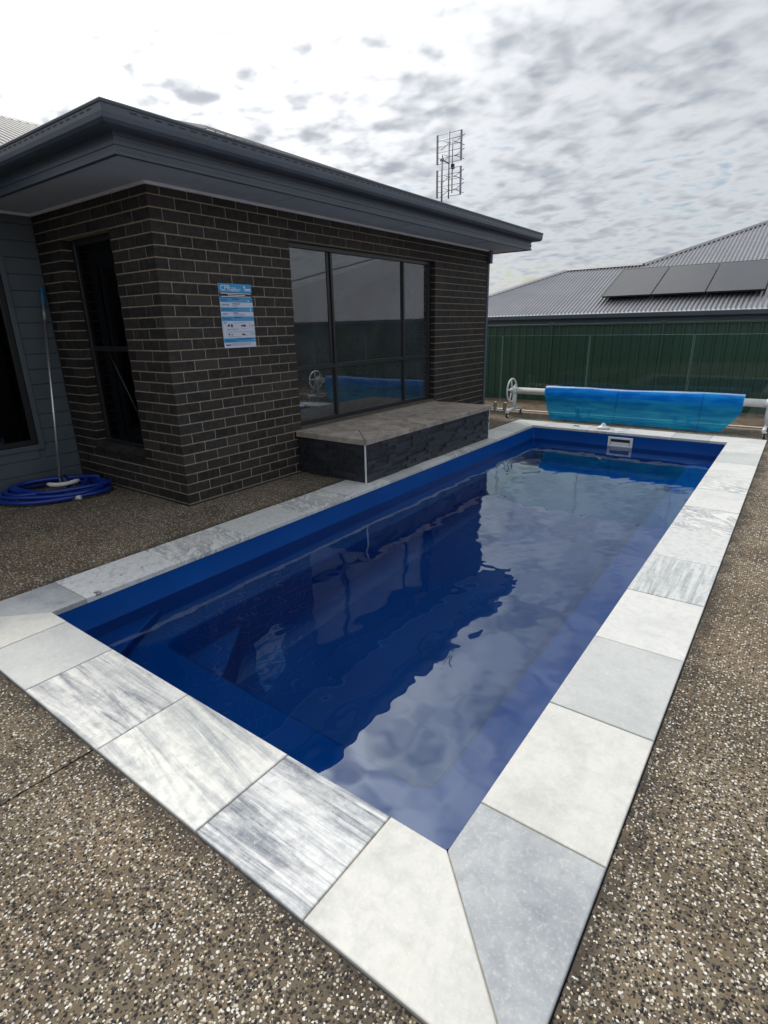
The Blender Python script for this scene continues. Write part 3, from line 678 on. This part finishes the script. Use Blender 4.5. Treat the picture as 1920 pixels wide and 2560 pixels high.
# roof
PT = math.tan(R(21.3)); GX = XW+OV+.06; GY0 = YC-OV-.06; GY1 = YE+OV+.05; GZ = 2.668
def corrugated(name, org, along, upd, rise, length, topfun, botfun, mat, parent, period=.076, amp=.008, per=6):
    """sheet in the plane org + along*s + upd*h (+ z rise*h); topfun/botfun give h limits at s"""
    n = int(length/period*per); verts = []; faces = []
    nz = Vector((-upd[0]*rise, -upd[1]*rise, 1)).normalized()
    idx = None
    for i in range(n+1):
        s_ = length*i/n; b, t_ = botfun(s_), topfun(s_)
        if t_-b < .004: idx = None; continue
        w_ = amp*math.cos(2*math.pi*s_/period)
        base = len(verts)
        for h in (b, t_):
            p = Vector(org)+Vector((*along, 0))*s_+Vector((upd[0]*h, upd[1]*h, rise*h))+nz*w_; verts.append(p)
        if idx is not None: faces.append((idx, base, base+1, idx+1))
        idx = base
    return quads(name, verts, faces, mat, parent, True)
depth = GX+3.66
ymid = (GY0+GY1)/2
HL = (GY1-GY0)
rf = corrugated('roof', (GX, GY0, GZ), (0, 1), (-1, 0), PT, HL, lambda s: min(s, HL-s, 3.4)+.0, lambda s: 0, M['roof'], house, per=6)
APEX = min(HL/2, 3.4)
corrugated('roof_slope', (GX, GY0, GZ), (-1, 0), (0, 1), PT, 7.5, lambda s: min(s, APEX), lambda s: 0, M['roof'], house, per=4)
corrugated('roof_slope', (GX, GY1, GZ), (-1, 0), (0, -1), PT, 7.5, lambda s: min(s, APEX), lambda s: 0, M['roof'], house, per=4)
corrugated('roof_slope', (XCL+OV+.06, -7, GZ), (0, 1), (-1, 0), PT, 13.5, lambda s: 4.45, lambda s: 0, M['roof'], house, period=.11, amp=.022, per=6)
def cap(a, b, w=.06, name='ridge_cap', mat=None, par=house):
    a, b = Vector(a), Vector(b); d = (b-a).normalized(); sd = d.cross(Vector((0, 0, 1))).normalized()
    vs = []
    for p in (a, b): vs += [p+sd*w-Vector((0, 0, w*.30)), p+sd*w*.25+Vector((0, 0, .022)), p-sd*w*.25+Vector((0, 0, .022)), p-sd*w-Vector((0, 0, w*.30))]
    return quads(name, vs, [(0, 4, 5, 1), (1, 5, 6, 2), (2, 6, 7, 3)], mat or M['roof'], par)
apx = (GX-APEX, GY0+APEX, GZ+PT*APEX+.012)
cap((GX, GY0, GZ+.012), apx); cap((GX, GY1, GZ+.012), (GX-APEX, GY1-APEX, GZ+PT*APEX+.012)); cap(apx, (-9, apx[1], apx[2]))
cap((XCL+OV+.06-4.45, -7, GZ+PT*4.45+.012), (XCL+OV+.06-4.45, 6.5, GZ+PT*4.45+.012), mat=M['nroof'])
# roofing screws on the pool side slope
lst = []
for h in (.35, 1.5, 2.7):
    s_ = h+.15
    while s_ < HL-h-.1:
        p = (GX-h, GY0+s_, GZ+PT*h+.012); lst.append((p[0]-.006, p[0]+.006, p[1]-.006, p[1]+.006, p[2]-.004, p[2]+.006)); s_ += .152
o = boxes('roofing_screws', lst, M['rubber'], rf); o['kind'] = 'stuff'

# ------------------------------------------------------------------ raised bench
BX0, BX1, BY0, BY1, BZ = XW+.002, -.132, 2.968, 5.60, .381
bench = boxes('raised_bench', [(BX0, BX1-.014, BY0+.014, BY1-.014, -.05, BZ-.001)], M['mortar'], None)
tag(bench, 'low black slate clad bench with stone top beside the window', 'bench')
rowh = BZ/9
for face in ('front', 'end'):
    L_ = (BY1-BY0-.012) if face == 'front' else (BX1-BX0-.008)
    for i in range(9):
        s_ = .004; z0 = .002+i*rowh
        while s_ < L_-.01:
            l = random.choice((.11, .15, .19, .24, .30)); e = min(s_+l, L_)
            if L_-e < .06: e = L_
            pr = random.uniform(.001, .018); z1 = z0+rowh-.0015
            if face == 'front': boxes('slate_strip', [(BX1-.0135, BX1-.006+pr, BY0+.008+s_, BY0+.008+e-.0015, z0, z1)], M['slate'], bench)
            else: boxes('slate_strip', [(BX1-.006-e+.0015, BX1-.006-s_, BY0+.006-pr, BY0+.0135, z0, z1)], M['slate'], bench)
            s_ = e
for y0, y1 in ((BY0-.008, BY0+.004), (BY1-.004, BY1+.008)): boxes('corner_trim', [(BX1-.004, BX1+.009, y0, y1, .0, BZ-.001)], M['white'], bench, .001)
T0, T1 = BZ, .432
tx, ty0, ty1 = BX1+.022, BY0-.022, BY1+.06
g_ = .003
slab('top_paver', [(tx, ty0+g_), (tx, 3.95-g_), (tx-.42, 3.95-g_), (tx-.42, ty0+.42+g_)], T0, T1, .004, M['trav'], bench)
slab('top_paver', [(tx, 3.95+g_), (tx, 4.80-g_), (tx-.42, 4.80-g_), (tx-.42, 3.95+g_)], T0, T1, .004, M['trav'], bench)
slab('top_paver', [(tx, 4.80+g_), (tx, ty1), (tx-.42, ty1), (tx-.42, 4.80+g_)], T0, T1, .004, M['trav'], bench)
slab('top_paver', [(tx-g_*2, ty0), (tx-.42-g_*2, ty0+.42), (tx-.42-g_*2, ty0+.62), (XW+.004, ty0+.62), (XW+.004, ty0)], T0, T1, .004, M['trav'], bench)
for a, b in ((ty0+.62+g_, 4.1), (4.1+g_*2, 4.95), (4.95+g_*2, ty1)): slab('top_paver', [(tx-.42-g_*2, a), (tx-.42-g_*2, b), (XW+.004, b), (XW+.004, a)], T0, T1, .004, M['trav'], bench)

# ------------------------------------------------------------------ CPR sign
SX = XW+.008; SY0, SY1, SZ0, SZ1 = 2.156, 2.513, 1.292, 1.822
sign = boxes('cpr_sign', [(XW+.001, SX, SY0, SY1, SZ0, SZ1)], M['sign_white'], None); tag(sign, 'blue and white CPR instruction board on the brick wall', 'sign')
SW, SH = SY1-SY0, SZ1-SZ0
def spr(name, a, b, c, d, mat, lvl=1):    # a,b across 0..1 ; c,d down 0..1
    return boxes(name, [(SX-.001, SX+.0006*lvl, SY0+a*SW, SY0+b*SW, SZ1-d*SH, SZ1-c*SH)], mat, sign)
spr('header_band', 0, 1, 0, .132, M['sign_blue']); spr('black_band', 0, 1, .132, .215, M['sign_black'])
bands = [(.215, .285), (.362, .432), (.503, .575), (.845, .915)]
for a, b in bands: spr('blue_band', 0, 1, a, b, M['sign_blue'])
def text(body, a, mid, h, mat, lvl=3, wmax=None, name='lettering'):
    cu = bpy.data.curves.new('t', 'FONT'); cu.body = body; cu.size = 1; cu.align_y = 'CENTER'; cu.resolution_u = 2
    o = bpy.data.objects.new('t', cu); COL.objects.link(o); dg = bpy.context.evaluated_depsgraph_get(); me = bpy.data.meshes.new_from_object(o.evaluated_get(dg)); bpy.data.objects.remove(o)
    co = np.array([v.co[:] for v in me.vertices]); 
    mn, mx_ = co.min(0), co.max(0); s = h*SH/(mx_[1]-mn[1]); sx = s
    if wmax: sx = min(s*1.3, wmax*SW/(mx_[0]-mn[0]))
    for v in me.vertices:
        x, y = (v.co.x-mn[0])*sx, (v.co.y-(mn[1]+mx_[1])/2)*s; v.co = (SX+.0006*lvl, SY0+a*SW+x, SZ1-mid*SH+y)
    me.materials.clear(); return link(name, me, mat, sign)
text('CPR', .05, .066, .088, M['sign_pale'], wmax=.30)
for k, w in enumerate((.16, .30, .26)): spr('fine_print', .36, .36+w, .060+k*.022, .069+k*.022, M['sign_pale'], 2)
spr('emblem', .76, .80, .025, .062, M['sign_pale'], 2); spr('emblem', .78, .97, .070, .082, M['sign_pale'], 2); spr('emblem', .78, .97, .090, .102, M['sign_pale'], 2)
for k, (a, b) in enumerate(((.04, .97), (.25, .78), (.04, .97))): spr('fine_print', a, b, .142+k*.025, .153+k*.025, M['sign_pale'], 2)
for w, y, wm in (('DANGER', .250, .17), ('RESPONSE', .323, .22), ('SEND FOR HELP', .397, .31), ('AIRWAY', .467, .16), ('BREATHING', .540, .24), ('CPR', .603, .09), ('DEFIBRILLATION', .882, .33)):
    text(w, .04, y, .026, M['sign_navy'], wmax=wm)
for y, a, b in ((.235, .36, .57), (.308, .36, .60), (.377, .38, .48), (.450, .37, .51), (.520, .37, .60), (.862, .40, .86)): spr('fine_print', a, b, y-.006, y+.006, M['sign_navy'], 2)
for y, a, b in ((.255, .36, .8), (.268, .36, .70), (.330, .36, .54), (.343, .36, .52), (.402, .38, .86), (.472, .37, .74), (.485, .37, .70), (.545, .37, .74), (.70, .12, .5), (.712, .12, .42), (.70, .58, .75), (.82, .12, .55), (.81, .58, .72), (.93, .22, .84), (.945, .22, .84), (.960, .22, .80), (.745, .10, .95), (.605, .33, .72)): spr('fine_print', a, b, y-.003, y+.003, M['sign_grey'], 2)
def blob(pts, mat):
    quads('pictogram', [(SX+.0016, SY0+a*SW, SZ1-b*SH) for a, b in pts], [tuple(range(len(pts)))], mat, sign)
blob([(.13, .67), (.17, .63), (.21, .62), (.22, .67), (.18, .655)], M['sign_black']); blob([(.25, .67), (.26, .62), (.30, .62), (.31, .67)], M['sign_black'])
blob([(.56, .645), (.60, .635), (.64, .642), (.70, .63), (.72, .665), (.66, .668), (.60, .655), (.57, .665)], M['sign_black']); blob([(.14, .79), (.16, .77), (.19, .77), (.19, .80)], M['sign_black']); blob([(.24, .80), (.25, .77), (.28, .80)], M['sign_black']); blob([(.57, .775), (.70, .785), (.65, .80), (.57, .80)], M['sign_black'])
for y in (.65, .785):
    boxes('pictogram', [(SX-.001, SX+.0012, SY0+a*SW, SY0+b*SW, SZ1-(y+d)*SH, SZ1-(y+c)*SH) for a, b, c, d in ((.84, .91, -.022, -.018), (.84, .91, .018, .022), (.835, .842, -.02, .02), (.908, .915, -.02, .02), (.93, .97, -.01, .01))], M['sign_grey'], sign)
blob([(.84, .272), (.865, .238), (.89, .272)], M['sign_pale']); blob([(.94, .24), (.97, .24), (.96, .272), (.95, .272)], M['sign_navy']); blob([(.90, .38), (.93, .38), (.93, .42), (.90, .42)], M['sign_pale']); blob([(.93, .86), (.97, .89), (.95, .90)], M['sign_pale']); spr('emblem', .05, .20, .945, .962, M['sign_black'], 2)

# ------------------------------------------------------------------ vacuum hose, pole and head
hose_pts = []
cx, cy = -2.47, 1.13
def ell(n, a0, a1, rx, ry, z, ox=0, oy=0, wob=.025, th=52):
    o = []
    for i in range(n):
        a = R(a0+(a1-a0)*i/n)
        # long axis lies along the direction (-.35, -.75)->(.25,.4): rotate by th
        th_ = R(th); x = rx*math.cos(a); y = ry*math.sin(a)
        o.append((cx+ox+x*math.cos(th_)-y*math.sin(th_)+wob*math.sin(3*a+z*90), cy+oy+x*math.sin(th_)+y*math.cos(th_)+wob*math.cos(2*a+z*70), z+.010*math.sin(2*a)**2))
    return o
for k, (rx, ry, z, ox, oy, dth) in enumerate(((.48, .36, .022, .05, -.02, 0), (.44, .30, .030, -.03, .05, -14), (.46, .34, .052, .06, .00, 12), (.36, .31, .060, -.05, -.02, 40), (.42, .27, .078, .05, .04, -8))):
    hose_pts += ell(34, 30+k*360, 390+k*360, rx, ry, z, ox, oy, th=52+dth)
for _ in range(3):   # smooth the jumps between loops
    hose_pts = [hose_pts[0]]+[tuple((hose_pts[i-1][j]+2*hose_pts[i][j]+hose_pts[i+1][j])/4 for j in range(3)) for i in range(1, len(hose_pts)-1)]+[hose_pts[-1]]
# tail end that comes round the front and ends in the white cuff
e = Vector(hose_pts[0]); tail = []
c0, c1 = Vector((-2.56, .74, .055)), Vector((-2.105, 1.085, .030))
hose = tube('vacuum_hose', hose_pts, .0195, M['hose'], None, 10); tag(hose, 'coiled blue ribbed vacuum hose lying against the house', 'hose')
tp_ = []
P0, P1, P2, P3 = Vector((-2.86, 1.02, .06)), Vector((-2.72, .70, .075)), Vector((-2.42, .82, .085)), Vector((-2.10, 1.09, .030))
for i in range(15):
    u = i/14; tp_.append(P0*(1-u)**3+P1*3*u*(1-u)**2+P2*3*u*u*(1-u)+P3*u**3)
tube('hose_end', tp_, .0195, M['hose'], hose, 10)
dv = (P3-P2).normalized()
tube('cuff', [P3-dv*.01, P3+dv*.04, P3+dv*.042, P3+dv*.10], [.026, .026, .0225, .0215], M['white'], hose, 14)
# pole
ptop = Vector((XCL+.028, 1.560, 1.87)); pbot = Vector((-2.475, 1.190, .115))
pd = (ptop-pbot).normalized(); L_ = (ptop-pbot).length
pole = tube('vacuum_pole', [pbot, pbot+pd*(L_-.32)], .0125, M['alu'], None, 12); tag(pole, 'long aluminium pool pole with blue grip and vacuum head leaning on weatherboards', 'pool pole')
tube('collar', [pbot+pd*(L_-.32), pbot+pd*(L_-.18)], .0155, M['alu_dull'], pole, 12)
tube('grip', [pbot+pd*(L_-.18), pbot+pd*(L_-.16), pbot+pd*(L_-.01), pbot+pd*L_], [.016, .019, .018, .010], M['grip'], pole, 12)
hd = Vector((-2.475, 1.190, .095))
tube('handle_fork', [pbot+pd*.04, hd+Vector((-.01, 0, -.035))], .011, M['alu_dull'], pole, 10)
tube('neck', [hd+Vector((.0, .025, .05)), hd+Vector((.045, .06, -.06))], [.030, .034], M['navy'], pole, 12)
arc = []
for i in range(13):
    a = -1+2*i/12; arc.append(Vector((-2.475+.10*a*.55+.045*(1-a*a)*.8, 1.215+.125*a-.03*(1-a*a), .072+.012*a*a)))
bm = bmesh.new(); tube_into(bm, arc, [.012]+[.021]*11+[.012], 10); bmesh.ops.recalc_face_normals(bm, faces=bm.faces[:]); link('vacuum_head', bm_mesh(bm, 'vacuum_head'), M['white'], pole)

# ------------------------------------------------------------------ pool cover reel and cover
RY, RZ = 7.62, .400
reel = empty('cover_reel', (1.1, RY, 0)); tag(reel, 'white roller stand with handwheel holding the blue pool cover', 'reel')
tube('roller_tube', [(-.66, RY, RZ), (2.84, RY, RZ)], .052, M['white'], reel, 24)
for sx in (-.655, 2.835):
    sgn = -1 if sx < 0 else 1
    st = empty('stand', (sx, RY, 0), reel)
    st.matrix_parent_inverse = parent_world(reel).inverted()
    tube('leg', [(sx, RY, RZ), (sx, RY, .10)], [.036, .030], M['white'], st, 14)
    tube('foot_bar', [(sx, RY-.30, .085), (sx, RY-.12, .105), (sx, RY+.10, .105), (sx, RY+.27, .085)], .024, M['white'], st, 12)
    lathe('bearing', [(.060, -.04), (.062, .03), (.03, .035)], M['white'], st, (sx, RY, RZ), 'X')
    for oy in (-.29, .26):
        c = empty('caster', (sx, RY+oy, 0), st); c.matrix_parent_inverse = parent_world(st).inverted()
        lathe('tyre', [(.026, -.014), (.034, -.010), (.036, 0), (.034, .010), (.026, .014)], M['rubber'], c, (sx+.012, RY+oy, .034+DECK), 'X', 20)
        lathe('hub', [(.016, -.0145), (.020, -.016), (.020, .016), (.016, .0165)], M['white'], c, (sx+.012, RY+oy, .034+DECK), 'X', 16)
        boxes('fork', [(sx-.012, sx+.036, RY+oy-.016, RY+oy+.016, .062, .082)], M['white'], c, .003)
    hw = sx+sgn*.055
    if sgn < 0 or True:
        wc = Vector((hw, RY, RZ)); ring = [wc+Vector((0, .185*math.cos(2*math.pi*k/36), .185*math.sin(2*math.pi*k/36))) for k in range(36)]
        wh = tube('handwheel', ring, .0135, M['white'], reel, 10, True)
        for k in range(5):
            a = R(90+72*k+12); d_ = Vector((0, math.cos(a), math.sin(a))); tube('spoke', [wc+d_*.03, wc+d_*.178], [.015, .010], M['white'], wh, 8)
        lathe('hub', [(.02, -.03), (.036, -.022), (.036, .04)], M['white'], wh, tuple(wc), 'X', 18)
# the wound cover with its loose end hanging towards the pool
def cover():
    nu, x0, x1 = 90, -.12, 2.55
    prof_n = 46; verts = []; faces = []
    for i in range(nu+1):
        u = i/nu; x = x0+(x1-x0)*u
        rr = .094+.007*math.sin(u*9+.5)+.004*noise.noise(Vector((u*14, 0, 0)))+.007*u
        # one and a quarter turns, then the hanging flap
        pts = []
        for k in range(30):
            a = R(-60-k*8.2*1.0)           # winds over the back and top
            # start underneath behind, go up the back, over the top to the front
        for k in range(26):
            a = R(-90+k*270/25)            # -90 (bottom) -> back(0)-> top(90) -> front(180)
            r_ = rr*(1+.012*math.sin(a*5+u*20)); pts.append((math.cos(a)*r_, math.sin(a)*r_))
        fl = max(.0, 1.0)
        # flap: from the front of the roll down and out to the deck
        drop = RZ-.012
        for k in range(1, 21):
            v_ = k/20
            yy_ = -rr-.015*math.sin(v_*math.pi)-.10*v_**1.3+.022*noise.noise(Vector((u*6, v_*5, 3)))+.010*noise.noise(Vector((u*3, v_*14, 9)))+.006*math.sin(u*60+v_*3)*v_
            zz_ = -drop*v_*(1-.0*v_)
            zz_ *= 1-.02*abs(math.sin(u*17))*v_
            pts.append((yy_, zz_))
        # the free end is cut narrower on both sides
        for j, (py_, pz_) in enumerate(pts):
            v_ = max(0, (j-25)/20)
            xs_ = x+( .16*v_**1.2)*(1-u)**6 - .20*max(0, v_-.35)/.65*u**7 + .010*noise.noise(Vector((u*9, j*.15, 8)))
            verts.append((xs_, RY+py_, max(RZ+pz_, .006)))
    n = 46
    for i in range(nu):
        for j in range(n-1): faces.append((i*n+j, (i+1)*n+j, (i+1)*n+j+1, i*n+j+1))
    o = quads('pool_cover', verts, faces, M['cover'], None, True); tag(o, 'translucent blue bubble pool cover rolled on the reel with hanging end', 'pool cover')
    core = []
    for rad in (.068, .080): 
        pass
    lathe('wound_layers', [(.055, -.11), (.088, -.112), (.088, 2.545), (.055, 2.54)], M['cover'], o, (0, RY, RZ), 'X', 26)
    boxes('seam', [(.965, .975, RY-.112, RY-.104, RZ-.06, RZ+.06)], M['cover'], o)
cover()

# white round vacuum plate on the far coping and a small dark plate
pl = lathe('vacuum_plate', [(.0, .006), (.088, .006), (.092, .014), (.088, .024), (.055, .030), (.052, .036), (.034, .038), (.034, .058), (.0, .060)], M['white'], None, (.95, 7.06, 0), 'Z', 28)
tag(pl, 'round white plastic vacuum plate lying on the far coping', 'vacuum plate')
tube('spout', [(.95, 7.06, .05), (.95, 7.06, .075)], .022, M['white'], pl, 14)
sc_ = boxes('skimmer_lid_vent', [(.53, .61, 7.05, 7.09, .002, .006)], M['rubber'], None, .001); tag(sc_, 'small dark grate set in the far coping', 'grate')

# ------------------------------------------------------------------ glass fence
gf = empty('glass_fence', (.5, 7.99, 0)); tag(gf, 'frameless glass pool fence on short spigots behind the reel', 'fence')
GYF = 7.99
gaps = [-3.9, -2.5, -1.08, .37, 1.80, 3.25, 4.7]
for a, b in zip(gaps, gaps[1:]):
    pnl = boxes('glass_panel', [(a+.012, b-.012, GYF-.006, GYF+.006, .055, 1.245)], M['pool_glass'], gf)
    boxes('polished_edge', [(a+.010, b-.010, GYF-.006, GYF+.006, 1.2455, 1.2500), (a+.0075, a+.0115, GYF-.006, GYF+.006, .055, 1.2500), (b-.0115, b-.0075, GYF-.006, GYF+.006, .055, 1.2500)], M['glass_edge'], pnl)
    for s_ in (.10, .90):
        xs_ = a+.09 if s_ < .5 else b-.09
        boxes('spigot', [(xs_-.024, xs_+.024, GYF-.026, GYF-.0075, DECK, .14), (xs_-.024, xs_+.024, GYF+.0075, GYF+.026, DECK, .14), (xs_-.05, xs_+.05, GYF-.05, GYF+.05, DECK+.001, DECK+.012)], M['alu'], gf, .003)

# ------------------------------------------------------------------ green steel fence
FY, FT, FB = 12.0, 1.41, -.43
posts = [-1.72+2.352*k for k in range(-2, 6)]
def sheet_me():
    prof = []; w_ = (2.352-.06)/3; n = 4; ww = w_/n
    s_ = 0; verts = []
    for k in range(n):
        for f, d in ((0, 0), (.66, 0), (.74, -.026), (.92, -.026)): verts.append(((k+f)*ww, d))
    verts.append((w_, 0)); vs = [(x, y, z) for z in (FB, FT-.03) for x, y in verts]; m_ = len(verts)
    me = bpy.data.meshes.new('infill_sheet'); me.from_pydata(vs, [], [(i, i+1, m_+i+1, m_+i) for i in range(m_-1)]); me.materials.append(M['green']); return me, w_
sme_, w_ = sheet_me()
def steel_fence(fy, lab):
    fence = empty('steel_fence', (0, fy, FB)); tag(fence, lab, 'fence')
    for x in posts: boxes('post', [(x-.03, x+.03, fy-.032, fy+.02, FB, FT+.022)], M['green'], fence, .004)
    for x in posts[:-1]:
        for k in range(3): link('infill_sheet', sme_, None, fence, loc=(x+.03+k*w_, fy, 0))
        boxes('top_rail', [(x+.031, x+2.352-.031, fy-.036, fy+.018, FT-.045, FT)], M['green'], fence, .004)
        boxes('bottom_rail', [(x+.031, x+2.352-.031, fy-.036, fy+.018, FB, FB+.06)], M['green'], fence, .004)
steel_fence(FY, 'dark green ribbed steel boundary fence behind the pool')
steel_fence(-6.3, 'unseen green steel fence added behind the viewer to darken reflections in the glass')  # added out of view so the glass panels reflect dark green

# ------------------------------------------------------------------ neighbour house
NY, NZ, NP_ = 14.0, 1.648, math.tan(R(22))
nb = empty('neighbour_house', (4, NY+.6, -.7)); tag(nb, 'neighbouring house with long grey corrugated roof behind the green fence', 'house')
def ntop(s):
    x = -6.6+s
    hipL = (x+6.6)*1.0*.985
    a = min(max(0, hipL), 3.24)                    # low wing
    b = min(max(0, (x+1.11)*1.075+3.24), (16.2-x)*1.13, 8.2)   # main roof
    return max(a, b if x > -1.11 else 0)
corrugated('roof', (-6.6, NY, NZ), (1, 0), (0, 1), NP_, 22.8, ntop, lambda s: 0, M['nroof'], nb, period=.098, amp=.020, per=6)
def npnt(x): h = ntop(x+6.6); return (x, NY+h, NZ+NP_*h+.02)
for a, b in ((-6.6, -3.31), (-3.31, -1.11), (-1.11, 3.5), (3.5, 8.9), (8.9, 16.2)): cap(npnt(a), npnt(b), .11, mat=M['nroof'], par=nb)
boxes('gutter', [(-6.7, 16.3, NY-.10, NY+.03, NZ-.125, NZ-.018)], M['fascia'], nb, .01)
boxes('fascia', [(-6.6, 16.2, NY+.035, NY+.06, NZ-.24, NZ-.03)], M['fascia'], nb)
boxes('soffit', [(-6.5, 16.1, NY+.062, NY+.62, NZ-.235, NZ-.225)], M['soffit'], nb)
boxes('wall', [(-6.0, 15.6, NY+.6, NY+.75, -.8, NZ-.24)], M['brick_far'], nb)
# solar panels
def solar(x, lab):
    h0, h1 = .70, 2.58; e = empty('solar_panel', (x, NY+h0, NZ+NP_*h0+.12)); tag(e, lab, 'solar panel', 'solar panels on the neighbouring roof')
    nrm = Vector((0, -NP_, 1)).normalized(); up_ = Vector((0, 1, NP_))
    def pt(a, h, o): return Vector((x+a, NY, NZ))+up_*h+nrm*o
    def prism(name, a0, a1, b0, b1, o0, o1, mat, par):
        vs = [pt(a, b, o) for o in (o0, o1) for a, b in ((a0, b0), (a1, b0), (a1, b1), (a0, b1))]
        return quads(name, vs, [(3, 2, 1, 0), (4, 5, 6, 7), (0, 1, 5, 4), (1, 2, 6, 5), (2, 3, 7, 6), (3, 0, 4, 7)], mat, par)
    w = 1.165
    prism('cell_sheet', .012, w-.012, h0+.012, h1-.012, .100, .1325, M['solar'], e)
    for a0, a1, b0, b1 in ((0, .0115, h0, h1), (w-.0115, w, h0, h1), (.0115, w-.0115, h0, h0+.0115), (.0115, w-.0115, h1-.0115, h1)): prism('panel_frame', a0, a1, b0, b1, .098, .136, M['dark_frame'], e)
    for h in (h0+.4, h1-.4): prism('mounting_rail', -.01, w+.01, h-.02, h+.02, .012, .097, M['alu_dull'], e)
for x, l in ((-1.43, 'leftmost dark solar panel on the neighbouring roof, nearest the brick house'), (-.245, 'middle dark solar panel on the neighbouring roof'), (.94, 'dark solar panel on the neighbouring roof, cut by the right edge')): solar(x, l)

# ------------------------------------------------------------------ television antenna
an = empty('antenna', (-.963, 5.80, 2.93)); tag(an, 'grey steel television antenna with two grid panels on the roof', 'antenna')
AX, AY = -.985, 5.93
tube('mast', [(-1.01, 5.80, 2.88), (-1.01, 5.80, 3.46)], .011, M['alu_dull'], an, 10)
ax = Vector((1, .02, 0)).normalized()
tube('boom', [(AX, AY, 2.99), (AX, AY, 3.74)], .0085, M['alu_dull'], an, 8)
tube('feed_line', [(AX+.02, AY+.05, 3.06), (AX+.02, AY+.05, 3.66)], .0075, M['alu_dull'], an, 8)
tubes('bracket', [([(-1.01, 5.80, 3.41), (AX, AY, 3.385)], .009), ([(-1.03, 5.79, 3.41), (-.99, 5.81, 3.41)], .02)], M['alu_dull'], an)
boxes('junction_box', [(AX+.015, AX+.05, AY+.02, AY+.06, 3.33, 3.385)], M['dark_frame'], an, .002)
for z0, z1 in ((3.015, 3.335), (3.395, 3.725)):
    pn = empty('reflector', (AX, AY, z0), an); pn.matrix_parent_inverse = parent_world(an).inverted()
    for q0, q1 in ((-.185, -.160), (.160, .185)): boxes('side_rail', [(AX+q0, AX+q1, AY-.004, AY+.004, z0, z1)], M['alu_dull'], pn)
    for k in range(6):
        z = z0+.004+(z1-z0-.008)*k/5; tube('rod', [(AX-.172, AY, z), (AX+.172, AY, z)], .0034, M['alu_dull'], pn, 6)
    for zb in (z0+.085, z0+.235):
        for sg in (-1, 1):
            b = Vector((AX+.02*sg+.01, AY+.06, zb)); tubes('element', [([b, b+Vector((sg*.045, .0, .008)), b+Vector((sg*.15, .01, .062))], .0045), ([b, b+Vector((sg*.045, .0, -.008)), b+Vector((sg*.15, .01, -.055))], .0045)], M['alu_dull'], an, 6)
